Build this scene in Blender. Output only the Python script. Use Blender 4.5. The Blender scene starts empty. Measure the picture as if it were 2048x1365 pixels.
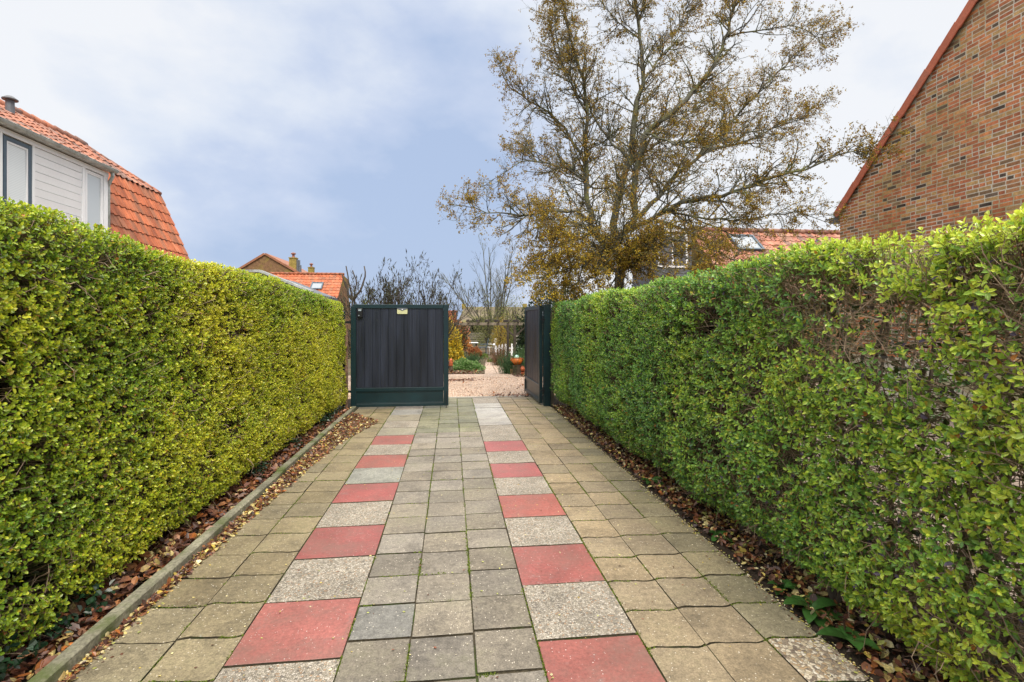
import bpy, math, random
import numpy as np
from mathutils import Vector
R = math.radians
rs = np.random.RandomState(7)
random.seed(7)
scene = bpy.context.scene
COL = scene.collection

# ------------------------------------------------------------------ camera model
F = 1024.0; UC = 1024.0; VH = 645.0; H = 1.5
TH = math.atan(121.0 / F)
CT, ST = math.cos(TH), math.sin(TH)
def ray(u, v):
    r = (u - UC) / F
    return np.array([r * CT + ST, CT - r * ST, (VH - v) / F])
CAM = np.array([0, 0, H])
def gz(Y):
    return -0.03 * np.clip(np.asarray(Y, float) - 11.0, 0, 20)
def onX(u, v, X): d = ray(u, v); return CAM + d * (X / d[0])
def onY(u, v, Y): d = ray(u, v); return CAM + d * (Y / d[1])
def onD(u, v, D): return CAM + ray(u, v) * D
def G(u, v):
    d = ray(u, v); t = H / max(-d[2], 1e-4)
    for _ in range(30):
        t = (H - float(gz(t * d[1]))) / max(-d[2], 1e-4)
    return CAM + d * t

cam = bpy.data.cameras.new('camera'); co = bpy.data.objects.new('camera', cam); COL.objects.link(co)
co.location = (0, 0, H); co.rotation_euler = (R(90), 0, -TH)
cam.sensor_width = 36; cam.lens = 18.0; cam.shift_y = -(682.5 - VH) / 2048.0
cam.clip_start = 0.05; cam.clip_end = 2000
scene.camera = co
scene.render.resolution_x = 1024; scene.render.resolution_y = 682
scene.view_settings.view_transform = 'Standard'; scene.view_settings.look = 'None'
scene.view_settings.exposure = 0.0; scene.view_settings.gamma = 1

# ------------------------------------------------------------------ tagging
def tag(o, label=None, cat=None, group=None, kind=None):
    if label: o['label'] = label
    if cat: o['category'] = cat
    if group: o['group'] = group
    if kind: o['kind'] = kind
    return o
def thing(name, label, cat, loc=(0, 0, 0), group=None):
    o = bpy.data.objects.new(name, None); COL.objects.link(o); o.location = loc
    o.empty_display_size = 0.1
    return tag(o, label, cat, group)

# ------------------------------------------------------------------ mesh building
def raw_mesh(name, V, faces_flat, starts, totals, mats, parent=None, col=None, midx=None, smooth=False):
    me = bpy.data.meshes.new(name)
    V = np.asarray(V, dtype=np.float32)
    if parent is not None:
        V = V - np.array(parent.matrix_world.translation if False else world_loc(parent), dtype=np.float32)
    me.vertices.add(len(V)); me.vertices.foreach_set('co', V.ravel())
    me.loops.add(len(faces_flat)); me.loops.foreach_set('vertex_index', np.asarray(faces_flat, dtype=np.int32))
    me.polygons.add(len(starts))
    me.polygons.foreach_set('loop_start', np.asarray(starts, dtype=np.int32))
    try: me.polygons.foreach_set('loop_total', np.asarray(totals, dtype=np.int32))
    except Exception: pass
    for m in (mats if isinstance(mats, (list, tuple)) else [mats]): me.materials.append(m)
    if midx is not None: me.polygons.foreach_set('material_index', np.asarray(midx, dtype=np.int32))
    me.polygons.foreach_set('use_smooth', np.full(len(starts), bool(smooth)))
    if col is not None:
        a = me.color_attributes.new('col', 'FLOAT_COLOR', 'POINT')
        c = np.ones((len(V), 4), dtype=np.float32); c[:, :3] = col
        a.data.foreach_set('color', c.ravel())
    me.update(calc_edges=True); me.validate()
    o = bpy.data.objects.new(name, me); COL.objects.link(o)
    if parent is not None: o.parent = parent
    return o
def world_loc(o):
    v = Vector((0, 0, 0))
    while o is not None:
        v = v + o.location; o = o.parent
    return tuple(v)
def quads(name, V, Q, mats, parent=None, col=None, midx=None, smooth=False):
    Q = np.asarray(Q); n, k = Q.shape
    return raw_mesh(name, V, Q.ravel(), np.arange(n) * k, np.full(n, k), mats, parent, col, midx, smooth)

class MB:
    def __init__(s): s.V = []; s.F = []; s.C = []; s.M = []; s.n = 0
    def add(s, V, Fs, col=(1, 1, 1), mat=0):
        V = [tuple(map(float, v)) for v in V]
        s.V += V; s.C += [tuple(col)] * len(V)
        s.F += [tuple(i + s.n for i in f) for f in Fs]; s.M += [mat] * len(Fs); s.n += len(V)
        return s
    def box(s, x0, x1, y0, y1, z0, z1, col=(1, 1, 1), mat=0, b=0.0):
        if x1 < x0: x0, x1 = x1, x0
        if y1 < y0: y0, y1 = y1, y0
        if z1 < z0: z0, z1 = z1, z0
        return s.obox(((x0+x1)/2, (y0+y1)/2, (z0+z1)/2), (1, 0, 0), (0, 1, 0), (0, 0, 1), (x1-x0)/2, (y1-y0)/2, (z1-z0)/2, col, mat, b)
    def obox(s, c, ax, ay, az, hx, hy, hz, col=(1, 1, 1), mat=0, b=0.0):
        c = np.array(c, float); ax, ay, az = [np.array(a, float) / np.linalg.norm(a) for a in (ax, ay, az)]
        if b <= 0:
            V = [c + ax*sx*hx + ay*sy*hy + az*sz*hz for sz in (-1, 1) for sy in (-1, 1) for sx in (-1, 1)]
            return s.add(V, [(0, 2, 3, 1), (4, 5, 7, 6), (0, 1, 5, 4), (2, 6, 7, 3), (0, 4, 6, 2), (1, 3, 7, 5)], col, mat)
        bm = min(b, hx*.9, hy*.9, hz*.9)
        V = []; idx = {}
        h = (hx, hy, hz); a = (ax, ay, az)
        for sx in (-1, 1):
            for sy in (-1, 1):
                for sz in (-1, 1):
                    sg = (sx, sy, sz)
                    for k in range(3):
                        p = c.copy()
                        for j in range(3): p = p + a[j] * sg[j] * (h[j] - (0 if j == k else bm))
                        idx[(sg, k)] = len(V); V.append(p)
        Fs = []
        for k in range(3):
            i, j = (k+1) % 3, (k+2) % 3
            for sk in (-1, 1):
                loop = []
                for (si, sj) in ((-1, -1), (1, -1), (1, 1), (-1, 1)):
                    sg = [0, 0, 0]; sg[k] = sk; sg[i] = si; sg[j] = sj
                    loop.append(idx[(tuple(sg), k)])
                Fs.append(tuple(loop if sk > 0 else loop[::-1]))
            for si in (-1, 1):
                for sj in (-1, 1):
                    q = []
                    for sk, kk in ((-1, i), (-1, j), (1, j), (1, i)):
                        sg = [0, 0, 0]; sg[k] = sk; sg[i] = si; sg[j] = sj
                        q.append(idx[(tuple(sg), kk)])
                    Fs.append(tuple(q if si*sj < 0 else q[::-1]))
        for sx in (-1, 1):
            for sy in (-1, 1):
                for sz in (-1, 1):
                    t = [idx[((sx, sy, sz), k)] for k in range(3)]
                    Fs.append(tuple(t if sx*sy*sz > 0 else t[::-1]))
        return s.add(V, Fs, col, mat)
    def prism(s, pts, ext, col=(1, 1, 1), mat=0):
        """polygon extruded by the vector ext"""
        n = len(pts); e = np.array(ext, float)
        V = [np.array(p, float) for p in pts] + [np.array(p, float) + e for p in pts]
        Fs = [tuple(range(n))[::-1], tuple(range(n, 2*n))] + [(i, (i+1) % n, n+(i+1) % n, n+i) for i in range(n)]
        return s.add(V, Fs, col, mat)
    def tube(s, pts, rad, n=8, col=(1, 1, 1), mat=0, cap=True):
        pts = [np.array(p, float) for p in pts]
        if not hasattr(rad, '__len__'): rad = [rad] * len(pts)
        V = []; m = len(pts)
        t0 = pts[-1] - pts[0]; up = np.array([0, 0, 1.]) if abs(t0[2]) < .8*np.linalg.norm(t0) else np.array([1., 0, 0])
        for i, p in enumerate(pts):
            t = pts[min(i+1, m-1)] - pts[max(i-1, 0)]; t = t / (np.linalg.norm(t) + 1e-9)
            a = np.cross(t, up); a /= np.linalg.norm(a) + 1e-9; b = np.cross(t, a)
            for k in range(n):
                w = 2*math.pi*k/n; V.append(p + (a*math.cos(w) + b*math.sin(w)) * rad[i])
        Fs = [(i*n+k, (i+1)*n+k, (i+1)*n+(k+1) % n, i*n+(k+1) % n) for i in range(m-1) for k in range(n)]
        if cap: Fs += [tuple(range(n)), tuple(range((m-1)*n, m*n))[::-1]]
        return s.add(V, Fs, col, mat)
    def lathe(s, c, prof, n=20, col=(1, 1, 1), mat=0):
        V = []; 
        for (r, z) in prof:
            for k in range(n):
                w = 2*math.pi*k/n; V.append((c[0]+r*math.cos(w), c[1]+r*math.sin(w), c[2]+z))
        Fs = [(i*n+k, i*n+(k+1) % n, (i+1)*n+(k+1) % n, (i+1)*n+k) for i in range(len(prof)-1) for k in range(n)]
        Fs += [tuple(range(n))[::-1], tuple(range((len(prof)-1)*n, len(prof)*n))]
        return s.add(V, Fs, col, mat)
    def build(s, name, mats, parent=None, smooth=False):
        fl = [i for f in s.F for i in f]; tot = [len(f) for f in s.F]
        st = np.concatenate([[0], np.cumsum(tot)[:-1]]) if tot else []
        return raw_mesh(name, np.array(s.V), fl, st, tot, mats, parent, np.array(s.C), s.M, smooth)

def nrm(a): return a / (np.linalg.norm(a, axis=-1, keepdims=True) + 1e-9)
def rdir(n): return nrm(rs.normal(size=(n, 3)))

def leaves(P, A, N, L, W, col, fold=0.25, curl=0.15, simple=False):
    """one folded six-cornered leaf per row: P base, A along, N facing"""
    n = len(P); A = nrm(A); S = nrm(np.cross(A, N)); N = nrm(np.cross(S, A))
    L = np.broadcast_to(L, n)[:, None]; W = np.broadcast_to(W, n)[:, None]
    fold = np.broadcast_to(fold, n)[:, None]; curl = np.broadcast_to(curl, n)[:, None]
    if simple:
        V = np.stack([P, P + A*L*.5 + S*W*.5 + N*W*fold, P + A*L - N*L*curl, P + A*L*.5 - S*W*.5 + N*W*fold], 1)
        k = 4; Q = (np.arange(n)[:, None]*4 + np.array([[0, 1, 2, 3]]))
    else:
        V = np.stack([P,
                      P + A*L*.28 + S*W*.42 + N*W*fold*.8,
                      P + A*L*.68 + S*W*.44 + N*(W*fold*.8 - L*curl*.4),
                      P + A*L - N*L*curl,
                      P + A*L*.68 - S*W*.44 + N*(W*fold*.8 - L*curl*.4),
                      P + A*L*.28 - S*W*.42 + N*W*fold*.8], 1)
        k = 6; b = np.arange(n)[:, None]*6
        Q = np.concatenate([b + np.array([[0, 1, 2, 3]]), b + np.array([[0, 3, 4, 5]])], 1).reshape(-1, 4)
    C = np.repeat(col, k, axis=0)
    return V.reshape(-1, 3), Q, C

def tubes(P, Rr, n=3, col=None):
    """vectorised tubes: P (N,K,3), Rr (N,K)"""
    N_, K, _ = P.shape
    T = np.empty_like(P); T[:, 1:-1] = P[:, 2:] - P[:, :-2]; T[:, 0] = P[:, 1]-P[:, 0]; T[:, -1] = P[:, -1]-P[:, -2]
    T = nrm(T)
    up = np.where(np.abs(T[:, :1, 2:3]) < .8, np.array([[[0, 0, 1.]]]), np.array([[[1., 0, 0]]]))
    A = nrm(np.cross(T, np.broadcast_to(up, T.shape))); B = np.cross(T, A)
    w = np.arange(n) * 2*np.pi/n
    V = P[:, :, None] + (A[:, :, None]*np.cos(w)[None, None, :, None] + B[:, :, None]*np.sin(w)[None, None, :, None]) * Rr[:, :, None, None]
    i = np.arange(N_)[:, None, None]*K*n; j = np.arange(K-1)[None, :, None]*n; k = np.arange(n)[None, None]
    k2 = (k+1) % n
    Q = np.stack([i+j+k, i+j+n+k, i+j+n+k2, i+j+k2], -1).reshape(-1, 4)
    C = None if col is None else np.repeat(col, K*n, axis=0)
    return V.reshape(-1, 3), Q, C
def join(parts):
    V = []; Q = []; C = []; o = 0
    for v, q, c in parts:
        V.append(v); Q.append(q+o); C.append(c if c is not None else np.ones_like(v)); o += len(v)
    return np.concatenate(V), np.concatenate(Q), np.concatenate(C)

class VN:
    """2-D value noise"""
    def __init__(s, seed, n=64): s.g = np.random.RandomState(seed).rand(n, n); s.n = n
    def __call__(s, x, y):
        x = np.asarray(x, float); y = np.asarray(y, float)
        xi = np.floor(x).astype(int); yi = np.floor(y).astype(int); fx = x-xi; fy = y-yi
        fx = fx*fx*(3-2*fx); fy = fy*fy*(3-2*fy); n = s.n; g = s.g
        a = g[xi % n, yi % n]; b = g[(xi+1) % n, yi % n]; c = g[xi % n, (yi+1) % n]; d = g[(xi+1) % n, (yi+1) % n]
        return (a*(1-fx)+b*fx)*(1-fy) + (c*(1-fx)+d*fx)*fy
vn1, vn2, vn3, vn4 = VN(1), VN(2), VN(3), VN(4)

# ------------------------------------------------------------------ materials
def new_mat(name):
    m = bpy.data.materials.new(name); m.use_nodes = True; nt = m.node_tree
    p = nt.nodes['Principled BSDF']; return m, nt, p
def N_(nt, t, **kw):
    n = nt.nodes.new(t)
    for k, v in kw.items():
        if hasattr(n, k): setattr(n, k, v)
        else: n.inputs[k].default_value = v
    return n
def ramp(nt, fac, stops, interp='LINEAR'):
    r = nt.nodes.new('ShaderNodeValToRGB'); r.color_ramp.interpolation = interp
    e = r.color_ramp.elements
    while len(e) < len(stops): e.new(0.5)
    for i, (p, c) in enumerate(stops):
        e[i].position = p; e[i].color = (c[0], c[1], c[2], 1) if hasattr(c, '__len__') else (c, c, c, 1)
    nt.links.new(fac, r.inputs[0]); return r.outputs[0]
def mix(nt, a, b, fac, mode='MIX'):
    m = nt.nodes.new('ShaderNodeMix'); m.data_type = 'RGBA'; m.blend_type = mode
    for s, v in ((m.inputs[0], fac), (m.inputs[6], a), (m.inputs[7], b)):
        if isinstance(v, bpy.types.NodeSocket): nt.links.new(v, s)
        elif hasattr(v, '__len__'): s.default_value = (v[0], v[1], v[2], 1)
        else: s.default_value = v
    return m.outputs[2]
def noise(nt, scale, detail=3, vec=None, rough=.55, stretch=None):
    n = nt.nodes.new('ShaderNodeTexNoise'); n.inputs['Scale'].default_value = scale
    n.inputs['Detail'].default_value = detail; n.inputs['Roughness'].default_value = rough
    tc = nt.nodes.new('ShaderNodeTexCoord'); v = tc.outputs['Object'] if vec is None else vec
    if stretch:
        mp = nt.nodes.new('ShaderNodeMapping'); mp.inputs['Scale'].default_value = stretch
        nt.links.new(v, mp.inputs[0]); v = mp.outputs[0]
    nt.links.new(v, n.inputs['Vector']); return n.outputs[0]
def voro(nt, scale, feature='F1', out='Distance', vec=None):
    n = nt.nodes.new('ShaderNodeTexVoronoi'); n.feature = feature; n.inputs['Scale'].default_value = scale
    tc = nt.nodes.new('ShaderNodeTexCoord'); nt.links.new(tc.outputs['Object'] if vec is None else vec, n.inputs['Vector'])
    return n.outputs[out]
def bump(nt, p, h, strength=.3, dist=.01, prev=None):
    b = nt.nodes.new('ShaderNodeBump'); b.inputs['Strength'].default_value = strength; b.inputs['Distance'].default_value = dist
    nt.links.new(h, b.inputs['Height'])
    if prev is not None: nt.links.new(prev, b.inputs['Normal'])
    nt.links.new(b.outputs[0], p.inputs['Normal']); return b.outputs[0]
def mat(name, base=None, rough=.6, spec=.5, var=(4, .25), fine=None, bmp=None, stretch=None, metal=0, stain=None, rvar=0):
    """base None: colour attribute. var/fine: (scale, amount) brightness variation; stain: (scale, colour, lo, hi)"""
    m, nt, p = new_mat(name)
    if base is None:
        a = N_(nt, 'ShaderNodeVertexColor', layer_name='col'); c = a.outputs[0]
    else:
        c = N_(nt, 'ShaderNodeRGB'); c.outputs[0].default_value = (*base, 1); c = c.outputs[0]
    for vv in (var, fine):
        if vv:
            n = noise(nt, vv[0], 4, stretch=stretch)
            c = mix(nt, c, ramp(nt, n, [(.3, 1-vv[1]), (.7, 1+vv[1])]), 1.0, 'MULTIPLY')
    if stain:
        n = noise(nt, stain[0], 5, rough=.65)
        c = mix(nt, c, stain[1], ramp(nt, n, [(stain[2], 0), (stain[3], 1)]))
    nt.links.new(c, p.inputs['Base Color'])
    p.inputs['Roughness'].default_value = rough; p.inputs['Specular IOR Level'].default_value = spec; p.inputs['Metallic'].default_value = metal
    if rvar:
        n = noise(nt, 7, 3); nt.links.new(ramp(nt, n, [(.3, max(0, rough-rvar)), (.7, min(1, rough+rvar))]), p.inputs['Roughness'])
    if bmp: bump(nt, p, noise(nt, bmp[0], 4, stretch=stretch), bmp[1], bmp[2] if len(bmp) > 2 else .01)
    return m
def leaf_mat(name, rough=.38, trans=.3, spec=.5, var=.2):
    m, nt, p = new_mat(name)
    a = N_(nt, 'ShaderNodeVertexColor', layer_name='col'); c = a.outputs[0]
    c = mix(nt, c, ramp(nt, noise(nt, 60, 2), [(.3, 1-var), (.7, 1+var)]), 1.0, 'MULTIPLY')
    nt.links.new(c, p.inputs['Base Color']); p.inputs['Roughness'].default_value = rough; p.inputs['Specular IOR Level'].default_value = spec
    t = N_(nt, 'ShaderNodeBsdfTranslucent'); nt.links.new(c, t.inputs[0])
    ms = N_(nt, 'ShaderNodeMixShader'); ms.inputs[0].default_value = trans
    nt.links.new(p.outputs[0], ms.inputs[1]); nt.links.new(t.outputs[0], ms.inputs[2])
    nt.links.new(ms.outputs[0], nt.nodes['Material Output'].inputs[0]); return m

M = {}
M['leaf'] = leaf_mat('hedge_leaf', .30, .38, .6)
M['leaf_dry'] = leaf_mat('dry_leaf', .42, .15, .5, .35)
M['leaf_tree'] = leaf_mat('tree_leaf', .6, .35, .2)
M['twig'] = mat('twig_bark', None, .8, .2, (30, .3))
M['bark'] = mat('bark', (.115, .112, .085), .85, .2, (6, .35), (40, .3), (25, .6, .02), stain=(3, (.16, .17, .06), .5, .68))
M['bark_dark'] = mat('bark_dark', (.075, .062, .05), .85, .2, (6, .3), (40, .3), (25, .5, .02))
M['core'] = mat('hedge_inner_shade', (.018, .016, .009), .95, .1, (18, .6))
M['soil'] = mat('soil', (.035, .025, .017), .95, .2, (3, .4), (40, .5), (60, .8, .02))
M['ground'] = mat('garden_ground', (.10, .07, .045), .95, .2, (.6, .4), (20, .4), (40, .6, .02), stain=(.9, (.06, .07, .025), .5, .65))
M['joint'] = mat('joint_soil', (.055, .046, .030), .95, .2, (8, .4), (80, .4), (120, .5, .005), stain=(3.5, (.04, .07, .01), .52, .66))
M['green'] = mat('green_paint', (.0025, .019, .024), .38, .5, (3, .3), None, (90, .05, .002), stain=(7, (.02, .05, .04), .66, .8))
M['metal_dark'] = mat('dark_metal', (.02, .022, .025), .4, .5, (20, .3), metal=.4)
M['black_plastic'] = mat('black_plastic', (.01, .01, .012), .35, .5, None)
M['cream'] = mat('cream_plastic', (.55, .55, .30), .35, .5, (20, .1))
M['white'] = mat('white_paint', (.86, .87, .88), .45, .5, (2, .03), (30, .02), stain=(5, (.62, .63, .62), .66, .9))
M['frame_blue'] = mat('blue_grey_paint', (.05, .085, .12), .4, .5, (10, .15))
M['zinc'] = mat('zinc', (.42, .45, .43), .45, .5, (5, .25), (30, .15), metal=.35, stain=(4, (.25, .27, .22), .5, .75))
M['lead'] = mat('lead', (.12, .13, .145), .55, .5, (6, .25), metal=.2)
M['mortar'] = mat('mortar', (.60, .56, .47), .95, .2, (2, .2), (40, .2), (80, .6, .005), stain=(1.1, (.30, .27, .11), .45, .65))
M['brick'] = mat('brick', None, .85, .25, (14, .28), (70, .22), (60, .5, .006), stain=(1.1, (.28, .22, .08), .62, 1.0))
M['tile'] = mat('roof_tile', None, .6, .35, (3, .22), (60, .15), (50, .3, .005), stain=(2.2, (.10, .07, .04), .60, .8))
M['terracotta'] = mat('terracotta', (.50, .13, .05), .55, .4, (12, .25))
M['glazed'] = mat('glazed_pot', (.55, .15, .02), .2, .6, (8, .3))
M['fence'] = mat('weathered_wood', (.21, .19, .145), .85, .2, (8, .3), (40, .2), (30, .4, .01), stretch=(1, 1, 1))
M['post_wood'] = mat('post_wood', (.20, .17, .13), .85, .2, (5, .35), (40, .3), (40, .5, .01), stretch=(1, 1, .12))
M['verge'] = mat('verge_tile', (.50, .15, .085), .7, .3, (3, .15), (40, .12), (40, .2, .004), stain=(3, (.30, .14, .10), .55, .75))
M['pale'] = mat('pale_concrete', (.42, .40, .36), .9, .2, (2, .2), (50, .15))
M['farwall'] = mat('render_wall', (.55, .52, .45), .9, .2, (2, .1))
M['farbrick'] = mat('far_brick', (.20, .115, .06), .9, .2, (3, .3), (25, .3), stain=(.5, (.24, .19, .04), .5, .65))
M['chimney'] = mat('mossy_brick', (.27, .21, .06), .9, .2, (3, .3), (25, .3))
M['log'] = mat('log_bark', (.10, .075, .05), .9, .2, (10, .4), (50, .3), (30, .6, .02), stretch=(1, 1, .2))

def glassy(name, col, rough=.08):
    m, nt, p = new_mat(name); p.inputs['Base Color'].default_value = (*col, 1); p.inputs['Roughness'].default_value = rough
    p.inputs['Specular IOR Level'].default_value = .8; p.inputs['Coat Weight'].default_value = .5; return m
M['glass'] = glassy('window_glass', (.10, .12, .14))
M['frost'] = glassy('frosted_glass', (.50, .56, .60), .25)
M['dullglass'] = glassy('roof_glass', (.20, .24, .28), .3)
M['ball'] = glassy('glass_ball', (.35, .62, .50), .1)
# blinds behind glass
m, nt, p = new_mat('venetian_blind')
tc = N_(nt, 'ShaderNodeTexCoord'); sx = N_(nt, 'ShaderNodeSeparateXYZ'); nt.links.new(tc.outputs['Object'], sx.inputs[0])
w = N_(nt, 'ShaderNodeMath', operation='MULTIPLY'); nt.links.new(sx.outputs[2], w.inputs[0]); w.inputs[1].default_value = 34.0
w2 = N_(nt, 'ShaderNodeMath', operation='FRACT'); nt.links.new(w.outputs[0], w2.inputs[0])
nt.links.new(ramp(nt, w2.outputs[0], [(0, (.52, .58, .60)), (.2, (.72, .77, .78)), (.85, (.74, .79, .80)), (1, (.5, .55, .58))]), p.inputs['Base Color'])
p.inputs['Roughness'].default_value = .3; p.inputs['Coat Weight'].default_value = .6; M['blind'] = m

# black stained planks
m, nt, p = new_mat('black_planks')
n1 = noise(nt, 6, 5, stretch=(1, 1, .1)); n2 = noise(nt, 60, 4, stretch=(1, 1, .03))
c = mix(nt, ramp(nt, n1, [(.3, (.004, .0065, .012)), (.7, (.013, .019, .036))]), ramp(nt, n2, [(.3, .6), (.75, 1.5)]), 1.0, 'MULTIPLY')
nt.links.new(c, p.inputs['Base Color']); nt.links.new(ramp(nt, n1, [(.3, .35), (.7, .6)]), p.inputs['Roughness'])
bump(nt, p, n2, .5, .004); M['planks'] = m

# paving: concrete (attribute colour)
m, nt, p = new_mat('paving_concrete')
a = N_(nt, 'ShaderNodeVertexColor', layer_name='col'); c = a.outputs[0]
c = mix(nt, c, ramp(nt, noise(nt, 130, 3), [(.3, .72), (.5, 1.0), (.72, 1.28)]), 1.0, 'MULTIPLY')
c = mix(nt, c, ramp(nt, noise(nt, 3.4, 7, rough=.75), [(.34, .60), (.6, 1.14)]), 1.0, 'MULTIPLY')
c = mix(nt, c, ramp(nt, noise(nt, 34, 6, rough=.85), [(.36, .62), (.64, 1.32)]), 1.0, 'MULTIPLY')
v = voro(nt, 42, out='Distance'); c = mix(nt, c, (.66, .60, .50), ramp(nt, v, [(.09, .9), (.14, 0)]))
v = voro(nt, 38, out='Distance'); c = mix(nt, c, (.06, .05, .04), ramp(nt, v, [(.07, .8), (.10, 0)]))
n = noise(nt, 5.5, 5, rough=.6); c = mix(nt, c, (.42, .44, .38), ramp(nt, n, [(.70, 0), (.73, .6)]))
c = mix(nt, c, (.085, .090, .040), ramp(nt, noise(nt, 1.7, 6, rough=.8), [(.50, 0), (.74, .55)]))
nt.links.new(c, p.inputs['Base Color']); p.inputs['Roughness'].default_value = .75
nt.links.new(ramp(nt, noise(nt, 2.1, 3), [(.35, .5), (.65, .85)]), p.inputs['Roughness'])
b1 = bump(nt, p, noise(nt, 160, 3), .55, .004); bump(nt, p, noise(nt, 14, 4), .25, .006, b1); M['conc'] = m
# red slab
m, nt, p = new_mat('paving_red')
a = N_(nt, 'ShaderNodeVertexColor', layer_name='col')
c = mix(nt, (.295, .085, .075), ramp(nt, noise(nt, 50, 6, rough=.8), [(.36, .72), (.64, 1.25)]), 1.0, 'MULTIPLY')
c = mix(nt, c, a.outputs[0], 1.0, 'MULTIPLY')
c = mix(nt, c, ramp(nt, noise(nt, 2.2, 5, rough=.7), [(.3, .72), (.65, 1.1)]), 1.0, 'MULTIPLY')
v = voro(nt, 45, out='Distance'); c = mix(nt, c, (.72, .62, .58), ramp(nt, v, [(.06, .9), (.10, 0)]))
v = voro(nt, 23, out='Distance'); c = mix(nt, c, (.80, .74, .70), ramp(nt, v, [(.045, .9), (.065, 0)]))
v = voro(nt, 31, out='Distance'); c = mix(nt, c, (.10, .03, .03), ramp(nt, v, [(.04, .8), (.06, 0)]))
n = noise(nt, 9, 5, rough=.7); c = mix(nt, c, (.22, .17, .16), ramp(nt, n, [(.58, 0), (.72, .5)]))
c = mix(nt, c, (.15, .105, .085), ramp(nt, noise(nt, 1.6, 6, rough=.8), [(.44, 0), (.70, .75)]))
nt.links.new(c, p.inputs['Base Color']); p.inputs['Roughness'].default_value = .55; bump(nt, p, noise(nt, 140, 3), .35, .003); M['red'] = m
# washed aggregate
def aggregate(name, stops, sc=75):
    m, nt, p = new_mat(name)
    tcv = voro(nt, sc, out='Color'); sp = N_(nt, 'ShaderNodeSeparateColor'); nt.links.new(tcv, sp.inputs[0])
    c = ramp(nt, sp.outputs[0], stops, 'CONSTANT')
    d = voro(nt, sc, 'DISTANCE_TO_EDGE'); c = mix(nt, (.13, .115, .09), c, ramp(nt, d, [(.0, .1), (.10, 1)]))
    c = mix(nt, c, ramp(nt, noise(nt, 2.4, 6, rough=.8), [(.3, .62), (.65, 1.12)]), 1.0, 'MULTIPLY')
    nt.links.new(c, p.inputs['Base Color']); p.inputs['Roughness'].default_value = .6
    bump(nt, p, ramp(nt, d, [(0, 0), (.35, 1)]), .7, .005); return m
M['agg'] = aggregate('paving_aggregate', [(0, (.36, .32, .26)), (.2, (.24, .215, .175)), (.38, (.44, .39, .32)), (.6, (.31, .27, .21)), (.75, (.54, .49, .42)), (.88, (.16, .14, .12)), (.94, (.36, .24, .15))], 105)
M['agg2'] = aggregate('paving_warm_pebble', [(0, (.46, .38, .26)), (.25, (.26, .20, .14)), (.4, (.58, .50, .38)), (.6, (.40, .28, .16)), (.75, (.62, .56, .46)), (.9, (.16, .12, .09))], 62)
M['gravel'] = aggregate('gravel', [(0, (.52, .36, .25)), (.2, (.38, .25, .17)), (.4, (.66, .50, .38)), (.65, (.48, .31, .21)), (.8, (.72, .60, .50)), (.92, (.25, .17, .13))], 38)

# ------------------------------------------------------------------ ground
M['yard'] = mat('yard_paving', (.21, .17, .14), .9, .2, (2, .3), (30, .3))
def strip_sheet(name, xs, ys, mt, dz):
    V = []; Q = []
    for y in ys:
        for x in xs: V.append((x, y, float(gz(y)) + dz))
    nx = len(xs)
    for j in range(len(ys)-1):
        for i in range(nx-1): Q.append((j*nx+i, j*nx+i+1, (j+1)*nx+i+1, (j+1)*nx+i))
    return tag(quads(name, np.array(V), Q, mt), kind='structure')
strip_sheet('ground', [-400, -40, -10, 0, 10, 40, 400], [-60, 0, 11, 31, 60, 600], M['ground'], -.03)
strip_sheet('hedge_bed', [-3.2, -1.69], [-2, 10.5], M['soil'], -.006)
strip_sheet('hedge_soil', [1.775, 3.0], [-2, 10.5], M['soil'], -.006)
strip_sheet('neighbour_yard', [3.0, 9.0], [-6, 11], M['yard'], -.012)
strip_sheet('driveway_bedding', [-1.69, 1.775], [-2, 10.3], M['joint'], -.010)
strip_sheet('gravel_yard', [-9, -3, 0, 3, 9], [10.3, 11, 13, 15.0], M['gravel'], .0)
strip_sheet('gravel_yard', [-9, -3, .3, 1.9], [14.99, 16.45], M['gravel'], .003)

# ------------------------------------------------------------------ paving stones
pv = MB()
def stone(x0, x1, y0, y1, mt, col, wave=0.0, g=.0035, k=1):
    x0 += g; x1 -= g
    jx, jy = rs.normal(0, .0015, 2); dz = rs.normal(0, .0012); tx, ty = rs.normal(0, .004, 2)
    n = 13 if wave else (5)
    xs = np.linspace(0, 1, n)
    def wv(t): return wave * (np.sin(2*np.pi*t) * .7 + np.sin(4*np.pi*t) * .35)
    wob = lambda: rs.normal(0, .0012, n)
    g += .0008; gy_ = g*1.75
    fr = [(x0 + (x1-x0)*t, y0 + gy_ + wv(t) + w_) for t, w_ in zip(xs, wob())]
    bk = [(x0 + (x1-x0)*t, y1 - gy_ + wv(t) + w_) for t, w_ in zip(xs, wob())][::-1]
    out = np.array(fr + bk) + [jx, jy]
    c = out.mean(0); b = .0022
    inn = out.copy()
    inn[:, 0] = c[0] + (out[:, 0]-c[0]) * (1 - 2*b/(x1-x0)); inn[:, 1] = c[1] + (out[:, 1]-c[1]) * (1 - 2*b/(y1-y0))
    z = lambda p: dz + tx*(p[0]-c[0]) + ty*(p[1]-c[1])
    V = [(p[0], p[1], z(p)) for p in inn] + [(p[0], p[1], z(p)-.0014) for p in out] + [(p[0], p[1], -.03) for p in out]
    m_ = len(out)
    Fs = [tuple(range(m_))] + [(m_+i, m_+(i+1) % m_, (i+1) % m_, i) for i in range(m_)] + [(2*m_+i, 2*m_+(i+1) % m_, m_+(i+1) % m_, m_+i) for i in range(m_)]
    pv.add(V[:2*m_], Fs[:m_+1], col, mt); pv.add([(p[0], p[1], z(p)-.0014) for p in out] + V[2*m_:], [(i+m_, (i+1) % m_+m_, (i+1) % m_, i) for i in range(m_)], (1, 1, 1), 3)
S = .3045; B = .5075
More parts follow.
